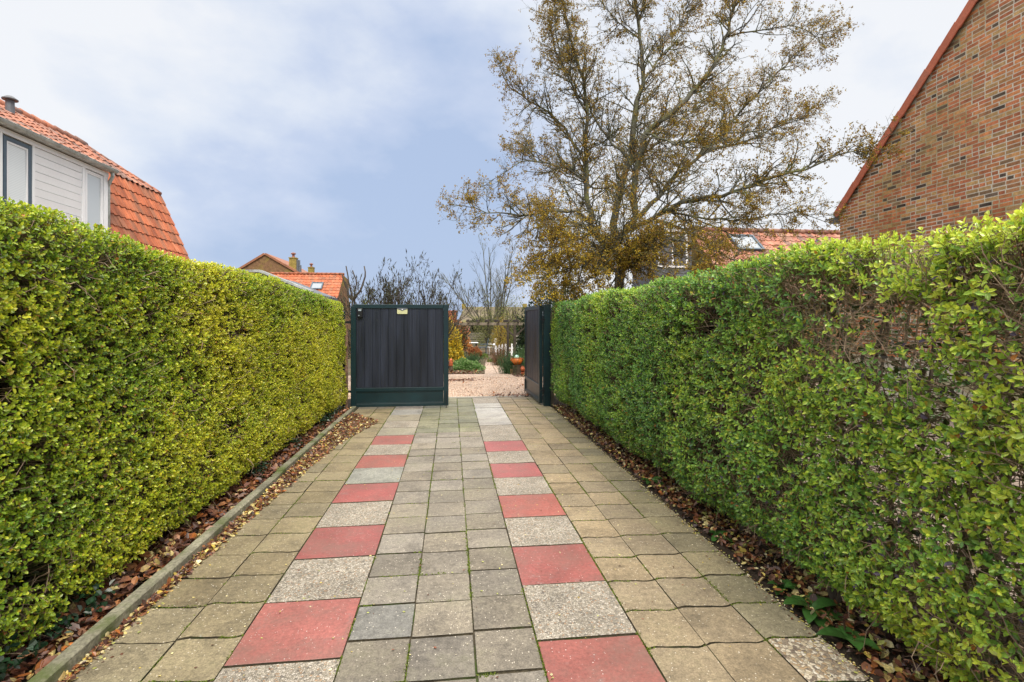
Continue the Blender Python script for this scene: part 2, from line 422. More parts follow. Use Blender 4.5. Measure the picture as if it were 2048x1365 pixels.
yl0 = float(G(690, 1316)[1]); yr0 = float(G(1100, 1280)[1])      # near edge of the nearest left slab; far edge of nearest right slab
ys0 = float(G(880, 1270)[1])
YEND = 10.25
def tan(): 
    h = rs.rand(); return (np.array([.272, .208, .124])*(1-h) + np.array([.228, .185, .124])*h)
def grey():
    h = rs.rand(); v = rs.uniform(.80, 1.12); return (np.array([.232, .200, .152])*(1-h) + np.array([.215, .192, .160])*h) * v
cols_small = [(-1.615, -1.292, 'L'), (-1.292, -.992, 'L'), (-.486, -.191, 'C'), (-.191, .107, 'C'), (.107, .398, 'C'), (.893, 1.177, 'R'), (1.177, 1.477, 'R'), (1.477, 1.752, 'R')]
for ci, (xa, xb, kd) in enumerate(cols_small):
    ph = ys0 + {'L': .11, 'C': 0.0, 'R': .085}[kd] + rs.uniform(-.012, .012)
    k0 = int((-.6 - ph) / S)
    y = ph + k0*S; k = 0
    while y < YEND - .02:
        y1 = min(y + S, YEND)
        if y1 - y > .06:
            far = y > 7.0
            cc = grey() if kd == 'C' else tan()*rs.uniform(.9, 1.1)
            if kd != 'C' and rs.rand() < .12: cc = cc*.82
            if kd == 'C' and y < 3.2: cc = cc*.9
            if kd == 'L': cc = cc*np.array([.93, .97, .92])
            if xa > 1.4: cc = cc*np.array([.85, .93, .9])
            mt = 0
            if ci == 2 and abs(y - float(G(760, 1290)[1])) < .16: cc = np.array([.17, .165, .15])
            if xa > 1.4 and abs((y+y1)/2 - float(G(1620, 1300)[1])) < .16: mt = 4
            if far and kd == 'C': cc = cc*np.array([.9, 1.0, .85])
            stone(xa, xb, y, y1, mt, cc, wave=.013 if kd != 'C' else .0, g=.0032 if kd != 'C' else .0036)
        y = y1
# wide slabs: left column / right column
def slabs(x0, x1, yred0, sgn, nred, plain):
    k = -6
    while True:
        y0 = yred0 + k*B; y1 = y0 + B
        if y0 > YEND - .1: break
        y1 = min(y1, YEND)
        red = (k % 2 == 0) and k <= 2*(nred-1)
        if red: w_ = rs.uniform(.82, 1.1); stone(x0, x1, y0, y1, 1, (w_, w_*rs.uniform(.95, 1.15), w_*rs.uniform(.95, 1.15)), g=.003)
        elif k in plain: stone(x0, x1, y0, y1, 0, plain[k], g=.003)
        else: stone(x0, x1, y0, y1, 2, (1, 1, 1), g=.003)
        k += 1
slabs(-.990, -.488, yl0, 1, 5, {5: (.24, .24, .21), 9: (.27, .245, .19), 12: (.27, .26, .24), 11: (.28, .25, .19), 14: (.29, .28, .26)})
slabs(.400, .891, yr0 - B, 1, 5, {12: (.38, .36, .33), 13: (.40, .385, .36), 14: (.36, .345, .32), 11: (.33, .31, .28)})
tag(pv.build('driveway', [M['conc'], M['red'], M['agg'], M['joint'], M['agg2']]), kind='structure')
# cross row at the end of the drive
kb = MB(); kb.box(-1.7, 1.78, 10.255, 10.30, -.1, .012, b=.004); tag(kb.build('kerb_strip', M['pale']), kind='structure')
# kerb stones on the left, a real step; thin edging on the right
kb = MB(); y = .2
M['kerb'] = mat('kerb_concrete', (.20, .19, .14), .9, .2, (4, .3), (60, .35), (80, .6, .006), stain=(3, (.09, .11, .04), .45, .62))
while y < 9.0:
    dx = rs.normal(0, .004); kb.obox((-1.655+dx, y+.497, -.04), (1, rs.normal(0, .003), 0), (0, 1, rs.normal(0, .002)), (0, 0, 1), .034, .495, .105+rs.normal(0, .003), b=.008); y += 1.0
tag(kb.build('kerb', M['kerb']), kind='structure')
kb = MB(); y = -.5
while y < 9.0:
    kb.obox((1.771+rs.normal(0, .003), y+.497, -.052), (1, rs.normal(0, .004), 0), (0, 1, 0), (0, 0, 1), .014, .495, .045, b=.004); y += 1.0
tag(kb.build('kerb_edging', M['soil']), kind='structure')

# ------------------------------------------------------------------ hedges
ztL = lambda Y: np.interp(Y, [0, 2.4, 4, 6, 8.9, 9.5], [1.975, 1.975, 1.99, 1.925, 1.84, 1.82])
ztR = lambda Y: np.interp(Y, [0, 1.6, 2.4, 3.7, 5, 8.5, 9.5], [1.82, 1.83, 1.855, 1.865, 1.855, 1.80, 1.77])
def hedge_surface(s, Y, t, zt):
    """t 0..1 up the face, 1..1.35 across the top; returns point, outward normal"""
    bulge = (vn1(Y*1.3 + 20*(s+1), t*3) - .5)*.08 + (vn2(Y*4 + 9*s, t*8) - .5)*(.03 if s < 0 else .05)
    X0 = 1.79 if s < 0 else 1.765
    zt = zt + (vn3(Y*2.2, s+5.) - .5)*.05
    z = np.clip(t, 0, 1)*(zt-.10) + .10
    # shoulder and top
    u = np.clip((t-.93)/.12, 0, 1); x = X0 + .06*np.clip(t, 0, 1) + .10*u*u + np.clip(t-1.05, 0, 1)*2.0
    z = np.where(t > 1, zt - .0 , z)
    lowcut = np.clip(((.13 if s < 0 else .22) - t)/(.13 if s < 0 else .22), 0, 1)
    x = x + lowcut**2*(.05 if s < 0 else .22)
    nx = -np.cos(np.clip((t-.85)/.25, 0, 1)*np.pi/2)
    nz = np.sin(np.clip((t-.85)/.25, 0, 1)*np.pi/2)
    P = np.stack([s*(x - bulge*(-nx)), Y, z + bulge*nz], -1)
    Nn = np.stack([s*nx, np.zeros_like(Y), nz + .02], -1)
    return P, nrm(Nn)
def make_hedge(s, name, label, Y0, Y1, zt, ncl, Lmean, palette, patch, sparse):
    root = thing(name, label, 'hedge', (s*2.2, (Y0+Y1)/2, 0))
    t = np.where(rs.rand(ncl) < .80, rs.rand(ncl), 1 + rs.rand(ncl)**1.3*.32)
    Y = rs.uniform(Y0, Y1, ncl)
    P, Nn = hedge_surface(s, Y, t, zt(Y))
    hole = vn3(Y*5.5 + 3*s, P[:, 2]*7 + 1) * .6 + vn4(Y*13, P[:, 2]*13)*.4
    dens = np.clip((hole - (.20 if s < 0 else .27))*6, .12, 1)
    if sparse:
        sp = np.clip((3.7 - Y)/1.6, 0, 1)
        fld = vn2(Y*3.1 + 2, P[:, 2]*4.2 + 7)
        band = np.exp(-((P[:, 2]-1.52)/.28)**2)
        dens = dens * (1 - sp*np.clip((.42 + .38*band - fld)*3.5, 0, .90))
    keep = rs.rand(ncl) < dens
    P, Nn, Y, t, hole = P[keep], Nn[keep], Y[keep], t[keep], hole[keep]
    n = len(P)
    depth = rs.rand(n)**1.6*(.075 if s < 0 else .105) + .012
    P = P - Nn*depth[:, None]
    T = nrm(Nn*.9 + rdir(n)*.65 + np.array([0, 0, .45]))
    K = 4                                                     # leaf pairs up each shoot
    a = nrm(np.cross(T, rdir(n))); b = np.cross(T, a)
    LP = []; LA = []; LN = []; LL = []; LC = []
    cl = rs.rand(n)
    g1 = patch(Y, P[:, 2], s)                                # 0 dark green .. 1 yellow
    for k in range(K):
        ang = k*np.pi/2
        side = a*math.cos(ang) + b*math.sin(ang)
        for sg in (-1, 1):
            f = k/(K-1.)
            pos = P + T*(.012 + Lmean*1.25*k*.55)[None, None] if False else P + T*(Lmean*.5*k)
            A = nrm(side*sg*(1.0-.45*f) + T*(.35+.75*f) + rdir(n)*.28)
            LP.append(pos); LA.append(A); LN.append(nrm(T*.8 - side*sg*.2 + Nn*(.9 if s < 0 else .6) + rdir(n)*.35))
            LL.append(Lmean*(1.05-.28*f)*rs.uniform(.65, 1.3, n))
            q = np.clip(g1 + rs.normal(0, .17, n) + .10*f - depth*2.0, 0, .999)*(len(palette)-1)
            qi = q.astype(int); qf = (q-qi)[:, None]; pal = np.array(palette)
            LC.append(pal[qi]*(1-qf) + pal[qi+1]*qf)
    LP, LA, LN, LL, LC = map(np.concatenate, (LP, LA, LN, LL, LC))
    kp = rs.rand(len(LP)) < .88
    LP, LA, LN, LL, LC = LP[kp], LA[kp], LN[kp], LL[kp], LC[kp]
    LC = LC*rs.uniform(.75, 1.25, (len(LC), 1))
    odd = rs.rand(len(LC))
    if s > 0: LC[odd < .022] = [.10, .075, .13]                # purplish winter leaves
    LC[(odd > .97)] = [.40, .33, .05] if s > 0 else [.52, .40, .04]
    LC[(odd > .992)] = [.42, .17, .04]
    LC[(odd > .955) & (odd < .962)] = [.20, .12, .08]
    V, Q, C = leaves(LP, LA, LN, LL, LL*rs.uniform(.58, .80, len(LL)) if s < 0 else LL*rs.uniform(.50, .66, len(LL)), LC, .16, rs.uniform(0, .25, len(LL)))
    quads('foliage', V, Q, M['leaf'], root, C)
    # shoots and dead inner twigs
    tb = P - Nn*.10 - T*.05; K3 = np.stack([tb, (tb+P)/2 + rdir(n)*.008, P + T*Lmean*1.6], 1)
    rr = np.stack([np.full(n, .0022), np.full(n, .0017), np.full(n, .0009)], 1)
    cc = np.where(rs.rand(n, 1) < .5, np.array([[.22, .15, .09]]), np.array([[.13, .14, .05]]))
    parts = [tubes(K3, rr, 3, cc)]
    m = 5200 if s < 0 else 17000
    Yt = rs.uniform(Y0, Y1, m) if s < 0 else Y0 + (Y1-Y0)*rs.rand(m)**1.7
    tt = rs.rand(m)*1.05; Pt, Nt = hedge_surface(s, Yt, tt, zt(Yt))
    dd = rs.uniform(.03, .22 if s < 0 else .42, m); Pt = Pt - Nt*dd[:, None]
    D = nrm(Nt*.55 + rdir(m)*.8 + np.array([0, 0, .25])); L = rs.uniform(.08, .26, m)
    mid = Pt + D*(L*.5)[:, None] + rdir(m)*.02
    K3 = np.stack([Pt - D*(L*.1)[:, None], mid, Pt + D*(L*.85)[:, None] + rdir(m)*.02], 1)
    K3[:, :, 0] = s*np.maximum(np.abs(K3[:, :, 0]), 1.80); K3[:, :, 2] = np.minimum(K3[:, :, 2], (zt(Yt)-.03)[:, None])
    rr = np.stack([L*.012, L*.009, L*.004], 1)
    cc = np.array([.30, .22, .15])*rs.uniform(.5, 1.25, (m, 1))
    parts.append(tubes(K3, rr, 3, cc))
    V, Q, C = join(parts); quads('twigs', V, Q, M['twig'], root, C)
    # main stems rising from the bed
    st = []
    y = Y0 + .1
    while y < Y1 - .1:
        x = s*(2.08 + rs.normal(0, .05))
        p0 = np.array([x, y, -.02]); L = 1.75
        for b_ in range(3):
            dr = np.array([s*abs(rs.normal(0, .10)), rs.normal(0, .16), 1]); pts = [p0]
            for q_ in range(5): pts.append(pts[-1] + dr*L/5 + np.append(rs.normal(0, .02, 2), 0)); 
            st.append(np.array(pts))
        y += rs.uniform(.16, .26)
    st = np.array(st); rr = np.tile(np.linspace(.015, .005, 6), (len(st), 1))
    V, Q, C = tubes(st, rr, 6, np.tile([[.12, .095, .07]], (len(st), 1))); quads('stems', V, Q, M['twig'], root, C, smooth=True)
    # dense shaded inner growth: many crossing dead leaves, kept away from the thin end
    ni = 42000 if s < 0 else 36000
    Yi = rs.uniform(Y0 if s < 0 else .6, Y1, ni); ti = rs.rand(ni)*1.0
    Pi, Nni = hedge_surface(s, Yi, ti, zt(Yi)); Pi = Pi - Nni*rs.uniform(.11, .42, ni)[:, None]
    if s > 0: kk = rs.rand(ni) < np.clip((Yi-2.4)/1.5, .30, 1); Pi = Pi[kk]; ni = len(Pi)
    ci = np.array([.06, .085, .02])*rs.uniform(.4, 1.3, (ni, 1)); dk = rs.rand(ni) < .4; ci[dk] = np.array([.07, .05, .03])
    if s > 0:                                                  # leaves of the far face
        nb = 16000; Yb = rs.uniform(Y0, Y1, nb); Pb = np.stack([rs.uniform(2.5, 2.75, nb), Yb, rs.uniform(.1, 1, nb)*(zt(Yb)-.02)], 1)
        Pi = np.concatenate([Pi, Pb]); ci = np.concatenate([ci, np.array([.05, .11, .02])*rs.uniform(.5, 1.6, (nb, 1))]); ni = len(Pi)
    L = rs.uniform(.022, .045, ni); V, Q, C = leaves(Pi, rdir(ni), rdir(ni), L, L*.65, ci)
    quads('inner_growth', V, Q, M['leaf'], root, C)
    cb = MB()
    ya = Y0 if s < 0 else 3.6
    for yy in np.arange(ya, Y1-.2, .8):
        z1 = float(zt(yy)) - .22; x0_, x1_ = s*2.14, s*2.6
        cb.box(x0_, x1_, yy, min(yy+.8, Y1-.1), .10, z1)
    cb.build('core', M['core'], root)  # solid filler boxes; the shade inside the hedge is put into their dark colour
    return root
palL = [(.08, .19, .025), (.19, .34, .03), (.36, .49, .035), (.56, .62, .04), (.72, .68, .06)]
palR = [(.06, .18, .065), (.13, .30, .075), (.22, .42, .075), (.38, .56, .07), (.60, .68, .08)]
def patchL(Y, z, s):
    a = vn1(Y*.9+3, z*1.6+2)*.35 + vn2(Y*2.8, z*3.3)*.28
    return .36 + a + .16*np.clip((Y-4.0)/2.5, 0, 1)*np.clip(1.6-z, 0, 1) - .25*np.exp(-((z-1.80)/.16)**2)*.6 - .10*np.exp(-((Y-2.6)/.8)**2)
def patchR(Y, z, s):
    a = vn1(Y*1.1+13, z*1.7+8)*.32 + vn2(Y*2.8+9, z*3.3)*.26
    return .22 + a + .30*np.clip((3.4-Y)/2.2, 0, 1) + .22*np.clip((z-1.72)/.15, 0, 1)*np.clip((5-Y)/3, 0, 1) - .06*np.clip((Y-5)/3, 0, 1)
make_hedge(-1, 'clipped_hedge', 'dense yellow-green clipped privet hedge beside the raised concrete kerb', 1.0, 9.05, ztL, 33000, .0215, palL, patchL, False)
make_hedge(1, 'clipped_hedge', 'glossy darker green privet hedge with bare twiggy gaps near its end, below the brick gable', .55, 9.05, ztR, 26500, .0285, palR, patchR, True)

# ------------------------------------------------------------------ litter, moss, ivy
def litter(name, X, Y, Z, L, pal, flat=.5, mt='leaf_dry', kind='stuff', curl=None):
    n = len(X); P = np.stack([X, Y, Z], 1)
    A = nrm(np.stack([rs.normal(size=n), rs.normal(size=n), rs.normal(size=n)*flat], 1))
    N = nrm(np.stack([rs.normal(size=n)*flat, rs.normal(size=n)*flat, np.ones(n)], 1))
    c = np.array(pal)[rs.randint(0, len(pal), n)]*rs.uniform(.6, 1.3, (n, 1))
    V, Q, C = leaves(P, A, N, L, L*rs.uniform(.5, .8, n), c, rs.uniform(-.2, .35, n), rs.uniform(-.1, .5, n) if curl is None else curl)
    o = quads(name, V, Q, M[mt], None, C)
    return tag(o, kind=kind)
brown = [(.17, .06, .03), (.12, .045, .025), (.24, .09, .035), (.10, .05, .035), (.30, .13, .05), (.07, .035, .03), (.20, .10, .06)]
mixed = brown + [(.45, .32, .12), (.50, .40, .16), (.35, .12, .03)]
pale = [(.60, .50, .20), (.66, .58, .32), (.55, .42, .08), (.42, .44, .12), (.60, .54, .40)]
nL = 9000
X = rs.uniform(-2.25, -1.70, nL); Y = rs.uniform(1.5, 9.0, nL); Z = .012 + rs.rand(nL)*.045
tag(litter('leaf_litter', X, Y, Z, rs.uniform(.025, .075, nL), brown*2 + mixed, .45), 'brown fallen leaves covering the strip under the yellow-green hedge', 'leaves')
nL = 8000
X = rs.uniform(1.79, 2.25, nL); Y = rs.uniform(.6, 9.0, nL); Z = .008 + rs.rand(nL)*.03
tag(litter('leaf_litter', X, Y, Z, rs.uniform(.018, .055, nL), brown + mixed + pale[:4], .4), 'damp brown and yellow leaves on dark soil below the darker hedge', 'leaves')
# drift against the kerb, widening to a pile near the gate
nL = 8500
Y = 1.7 + 6.9*rs.rand(nL)**.72
wd = np.interp(Y, [1.7, 3.2, 4.2, 5.5, 6.6, 7.3, 7.9, 8.3, 8.6], [.02, .05, .10, .17, .26, .42, .55, .25, .05])
q = rs.rand(nL)**1.35; X = -1.615 + wd*q
Z = .006 + np.interp(wd*(1-q), [0, .1, .5], [.0, .012, .055])*rs.rand(nL)
tag(litter('leaf_drift', X, Y, Z, rs.uniform(.014, .045, nL), brown + mixed + pale[:3], .35), 'drift of small brown and cream leaves piled along the kerb', 'leaves')
nL = 1500
Y = .9 + 8*rs.rand(nL); X = 1.765 - np.abs(rs.normal(0, .035, nL)) 
Xa = X; 
n2 = 750; Y2 = 1.3 + 8.6*rs.rand(n2)**1.1; X2 = rs.uniform(-1.6, 1.74, n2)
n3 = 500; Y3 = 1.5+4*rs.rand(n3); X3 = -1.61 + np.abs(rs.normal(0, .05, n3))
X = np.concatenate([Xa, X2, X3]); Y = np.concatenate([Y, Y2, Y3]); Z = np.full(len(X), .004)
tag(litter('scattered_leaves', X, Y, Z, rs.uniform(.007, .018, len(X)), pale + brown[:2], .06, curl=.05), 'tiny cream and yellow privet leaves scattered over the paving', 'leaves')
# moss and weeds in the joints
mx, my = [], []
for xj in (-1.292, -.992, -.487, -.191, .107, .399, .892, 1.177, 1.477):
    n = 2600; yy = rs.uniform(1.2, 10.1, n); d = vn1(yy*2.3 + xj*17, xj*5+30)*.6 + vn2(yy*9, xj*31+9)*.4
    k = d > .54; mx.append(np.full(k.sum(), xj) + rs.normal(0, .004, k.sum())); my.append(yy[k])
for (xa, xb, kd) in cols_small:
    if kd == 'C': ph = ys0
    else: ph = ys0 + (.11 if kd == 'L' else .085)
    for r_ in range(-2, 28):
        n = 60; t = rs.rand(n); yj = ph + r_*S + (.013*(np.sin(2*np.pi*t)*.7+np.sin(4*np.pi*t)*.35) if kd != 'C' else 0)
        xx = xa + (xb-xa)*t; d = vn3(xx*5+r_*3.3, np.full(n, r_*1.7+xa*9))
        k = (d > (.50 if kd != 'C' else .70)); k &= (yj > 1.2) & (yj < 10.1); yj = np.broadcast_to(yj, n)
        mx.append(xx[k]); my.append(yj[k] + rs.normal(0, .0025, k.sum()))
mx = np.concatenate(mx); my = np.concatenate(my)
rep = 3; mx = np.repeat(mx, rep) + rs.normal(0, .003, len(mx)*rep); my = np.repeat(my, rep) + rs.normal(0, .003, len(my)*rep)
n = len(mx); P = np.stack([mx, my, np.full(n, -.0065)], 1); c = np.array([.15, .20, .03])*rs.uniform(.5, 1.6, (n, 1))
A = nrm(np.stack([rs.normal(size=n), rs.normal(size=n), np.abs(rs.normal(size=n))*.8+.3], 1))
V, Q, C = leaves(P, A, rdir(n), rs.uniform(.006, .015, n), rs.uniform(.004, .008, n), c, simple=True)
tag(quads('moss', V, Q, M['leaf_tree'], None, C), 'bright green moss growing in the paving joints', 'moss', kind='stuff')
# ivy trailing in the left bed
n = 1500; Y = rs.uniform(1.5, 8.9, n); k = vn4(Y*2.1, Y*0+3) > .64; Y = Y[k]; n = len(Y)
X = -1.76 - np.abs(rs.normal(0, .10, n)); Z = rs.uniform(.03, .15, n); P = np.stack([X, Y, Z], 1)
c = np.array([.018, .05, .022])*rs.uniform(.6, 1.5, (n, 1))
V, Q, C = leaves(P, nrm(rdir(n)+np.array([.6, 0, 0])), nrm(rdir(n)*.6+np.array([.4, 0, 1])), rs.uniform(.022, .04, n), rs.uniform(.02, .035, n), c)
tag(quads('ivy', V, Q, M['leaf'], None, C), 'dark ivy creeping at the foot of the yellow-green hedge', 'ivy', kind='stuff')
# broad-leaved weeds in the right bed
def weed(u, v, sz, label, nl=7):
    p = G(u, v); p[0] = min(p[0], 1.85); n = nl; ph = rs.rand()*6.3 + np.arange(n)*2.4
    A = np.stack([np.cos(ph), np.sin(ph), rs.uniform(.15, .9, n)], 1); N = np.stack([-np.cos(ph)*.5, -np.sin(ph)*.5, np.ones(n)], 1)
    P0 = np.tile([0, 0, .012], (n, 1)) + p*np.array([1, 1, 0]); L = sz*rs.uniform(.7, 1.1, n)
    parts = []
    for i in range(n):                                    # each leaf as a curved strip of six cross sections
        a = nrm(A[i]); s_ = nrm(np.cross(a, [0, 0, 1.])); K = 7; V = []; 
        for k in range(K):
            f = k/(K-1); w = L[i]*.22*math.sin(math.pi*min(1, f*.92+.08))**.8
            ctr = P0[i] + a*L[i]*f + np.array([0, 0, -L[i]*.45*f*f])
            V += [ctr - s_*w + [0, 0, w*.25], ctr, ctr + s_*w + [0, 0, w*.25]]
        Q = [(k*3+j, k*3+j+1, k*3+j+4, k*3+j+3) for k in range(K-1) for j in range(2)]
        V = np.array(V); V[:, 2] = np.maximum(V[:, 2], .006)
        parts.append((V, np.array(Q), np.tile(np.array([.055, .15, .03])*rs.uniform(.7, 1.5), (len(V), 1))))
    V, Q, C = join(parts); o = quads('weed', V, Q, M['leaf'], None, C, smooth=True)
    tag(o, label, 'weed')
weed(1660, 1222, .20, 'largest broad-leaved weed on the leaf litter below the darker hedge', 9)
weed(1600, 1178, .13, 'small weed just behind the largest one at the edge of the dark soil', 6)
weed(1448, 1075, .13, 'low weed rosette at the paving edge between the far and the large weed', 7)
weed(1303, 968, .16, 'farthest weed rosette lying over the paving edge by the darker hedge', 8)
weed(1740, 1285, .16, 'nearest broad-leaved weed half under the darker hedge, right of the speckled tile', 7)

# ------------------------------------------------------------------ gate
gl = G(702, 819); YG = float(gl[1]); 
xl = float(onY(702, 700, YG)[0]); xr = float(onY(897, 700, YG)[0])
zt_ = float(onY(800, 609.5, YG)[2]); zb = .035
def gate_leaf(label, width, origin, ax, ny, details):
    """leaf in local frame: ax along the leaf from the hinge, ny the face seen"""
    root = thing('driveway_gate', label, 'gate', tuple(origin), 'two leaves of the dark driveway gate')
    ax = np.array(ax, float); ny = np.array(ny, float); up = np.array([0, 0, 1.]); o = np.array(origin, float)
    def bx(mb, a0, a1, z0, z1, d0, d1, b=.004, mat=0):
        c = o + ax*(a0+a1)/2 + up*((z0+z1)/2 - o[2]) + ny*(d0+d1)/2
        mb.obox(c, ax, ny, up, (a1-a0)/2, abs(d1-d0)/2, (z1-z0)/2, mat=mat, b=b)
    W = width; z0, z1 = zb, zt_
    f = MB()
    bx(f, 0, .088, z0, z1-.03, -.03, .03); bx(f, W-.085, W, z0, z1, -.03, .03)
    bx(f, .03, W-.0855, z1-.07, z1, -.0285, .0285); bx(f, .0885, W-.0855, z0, z0+.055, -.0285, .0285)
    bx(f, .0885, W-.0855, .305, .365, -.0285, .0285)
    f.build('frame', M['green'], root)
    f = MB(); a = .094; wdt = (W-.085-.094-.006)/11.0
    for i in range(11): bx(f, a+.0025, a+wdt-.0025, .367, z1-.072, -.014, .014+rs.uniform(-.001, .001), b=.003); a += wdt
    bx(f, .090, W-.087, .366, z1-.071, -.010, .0085, 0)
    f.build('plank_panel', M['planks'], root)
    f = MB(); bx(f, .0905, W-.0875, z0+.056, .304, -.012, .012, .002)
    for (a0, a1, c0, c1) in ((.0905, W-.0875, z0+.057, z0+.072), (.0905, W-.0875, .289, .303)): bx(f, a0, a1, c0, c1, .0125, .022, .002)
    f.build('kick_panel', M['green'], root)
    f = MB()
    bx(f, W-.045, W-.033, .0, .30, .031, .043, .002); f.build('drop_bolt', M['metal_dark'], root)
    return root, bx
W1 = xr - xl
g1, bx = gate_leaf('closed leaf of dark green gate with black planks, cream plate and black box on it', W1, (xl, YG, 0), (1, 0, 0), (0, -1, 0), True)
bf = MB(); a_ = .115
bx(bf, a_, a_+.088, zt_-.075-.155, zt_-.072, .016, .062, .008); ib = bf.build('entry_box', M['black_plastic'], g1)
bf = MB(); bx(bf, a_+.018, a_+.068, zt_-.115, zt_-.09, .063, .066, .001); M['disp'] = mat('pale_display', (.35, .42, .45), .3, .5, None); bf.build('display', M['disp'], ib)
bf = MB(); bx(bf, a_+.022, a_+.036, zt_-.200, zt_-.188, .063, .066, .001); bf.build('button', M['disp'], ib)
a_ = (800-702)/195.*W1 - .055
bf = MB()
c0 = np.array([xl+a_, YG-.017, zt_-.165]); w_, h_ = .175, .088
bf.prism([c0+[.008, 0, 0], c0+[w_-.008, 0, 0], c0+[w_, 0, .012], c0+[w_, 0, h_-.004], c0+[w_*.5+.03, 0, h_-.022], c0+[w_*.5, 0, h_-.036], c0+[w_*.5-.03, 0, h_-.022], c0+[0, 0, h_-.004], c0+[0, 0, .012]], (0, -.012, 0))
npl = bf.build('letter_flap', M['cream'], g1)
bf = MB(); bf.prism([c0+[-.002, .001, h_+.016], c0+[-.002, .001, h_-.002], c0+[w_*.5-.03, .001, h_-.021], c0+[w_*.5, .001, h_-.035], c0+[w_*.5+.03, .001, h_-.021], c0+[w_+.002, .001, h_-.002], c0+[w_+.002, .001, h_+.016]], (0, -.016, 0))
bf.build('flap_cover', M['lead'], g1)
bf = MB(); bf.tube([c0+[w_*.5, -.016, h_-.012], c0+[w_*.5, -.023, h_-.012]], .010, 10); bf.build('knob', M['white'], g1)
# open leaf
hx = float(onY(1083, 700, YG)[0]); d90 = R(90-1.0)
g2, bx2 = gate_leaf('dark gate leaf swung open on the green post beside the darker hedge', W1, (hx, YG+.05, 0), (-math.sin(R(1.0)), math.cos(R(1.0)), 0), (-1, 0, 0), False)
def bxw(mb, x0, x1, y0, y1, z0, z1, b=.006): mb.box(x0, x1, y0, y1, z0, z1, b=b)
# posts
pg = thing('gate_post', 'dark green steel gate post carrying the open leaf', 'post', (hx+.075, YG, 0))
mb = MB(); xg0 = hx+.034; xg1 = float(onY(1101, 700, YG-.05)[0]); bxw(mb, xg0, xg1, YG-.07, YG+.05, -.02, zt_+.005); mb.build('post_shaft', M['green'], pg)
mb = MB()
for zz in (.28, 1.55):
    mb = MB(); mb.tube([(hx+.018, YG-.072, zz-.06), (hx+.018, YG-.072, zz+.06)], .012, 10); mb.box(hx-.03, hx+.05, YG-.078, YG-.066, zz-.012, zz+.012); mb.build('hinge', M['metal_dark'], pg)
mb = MB(); bxw(mb, xg1+.004, xg1+.07, YG-.03, YG+.06, -.02, zt_-.13); tag(mb.build('wooden_post', M['post_wood']), 'weathered grey wooden post between the green gate post and the hedge', 'post')
pg = thing('gate_post', 'dark steel post in the shade between the yellow-green hedge and the closed leaf', 'post', (xl-.10, YG, 0))
mb = MB(); bxw(mb, xl-.155, xl-.105, YG+.01, YG+.07, -.02, zt_-.12); mb.build('post_shaft', M['green'], pg)
mb = MB()
for zz in (.3, 1.5): mb = MB(); mb.box(xl-.104, xl-.004, YG+.02, YG+.045, zz-.02, zz+.02); mb.build('hinge', M['metal_dark'], pg)
mb = MB(); bxw(mb, xl-.095, xl-.045, YG-.06, YG-.015, -.02, 1.45); tag(mb.build('wooden_post', mat('rusty_post', (.16, .10, .07), .85, .2, (8, .5), (40, .4), (30, .4, .01))), 'narrow rust-brown post just left of the closed gate leaf', 'post')

# ------------------------------------------------------------------ pantile roofs
def pantiles(name, O, U, Vd, nu, nv, tw, th, pal, parent=None, uclip=None, seg=6, amp=.028, tri=None):
    """O eave corner, U along the eave, Vd up the slope; each tile its own wavy, tilted sheet"""
    O = np.array(O, float); U = nrm(np.array(U, float)); Vd = nrm(np.array(Vd, float)); Nn = nrm(np.cross(U, Vd))
    if Nn[2] < 0: Nn = -Nn
    t = np.linspace(0, 1, seg+1); prof = amp*(np.cos((t-.22)*2*np.pi)*.6 + np.cos((t-.22)*4*np.pi)*.18)
    V = []; Q = []; C = []; n = 0
    for j in range(nv):
        for i in range(nu):
            if tri and not tri(i*tw, j*th): continue
            c = np.array(pal[rs.randint(len(pal))])*rs.uniform(.82, 1.15)
            jt = rs.normal(0, .003, 2)
            for (vv, up) in ((0, .026+jt[0]), (th*1.06, .002)):
                for k in range(seg+1):
                    V.append(O + U*(i*tw + t[k]*tw*1.01) + Vd*(j*th + vv) + Nn*(prof[k] + up + amp))
            for k in range(seg+1): V.append(O + U*(i*tw + t[k]*tw*1.01) + Vd*(j*th) + Nn*(prof[k] + .008 + jt[0] + amp))
            C += [c]*(3*(seg+1))
            for k in range(seg):
                Q.append((n+k, n+k+1, n+seg+1+k+1, n+seg+1+k)); Q.append((n+2*seg+2+k, n+2*seg+3+k, n+k+1, n+k))
            n += 3*(seg+1)
    return quads(name, np.array(V), Q, M['tile'], parent, np.array(C), smooth=False)
orange = [(.38, .105, .042), (.42, .12, .048), (.33, .09, .036), (.39, .13, .06), (.30, .11, .055)]
aged = [(.32, .12, .07), (.37, .14, .08), (.25, .11, .075), (.39, .15, .085), (.20, .11, .085)]

# ------------------------------------------------------------------ left house
XD = -7.6
hl = thing('white_clad_house', 'house with white boarded dormer, orange pantile roof and black roof flue', 'house', (-9, 9, 0))
yf = lambda u: float(onX(u, 400, XD)[1])
zf = lambda u, v: float(onX(u, v, XD)[2])
XG = XD + .13
ga = onX(2, 228, XG); gb = onX(231, 347, XG); zg = (ga[2]+gb[2])/2 - .02; yA = yf(-120); yB = yf(214)
zlow = 2.3
def xbox(name, y0, y1, z0, z1, x0, x1, mt, par, b=.0): mb = MB(); mb.box(x0, x1, y0, y1, z0, z1, b=b); return mb.build(name, mt, par)
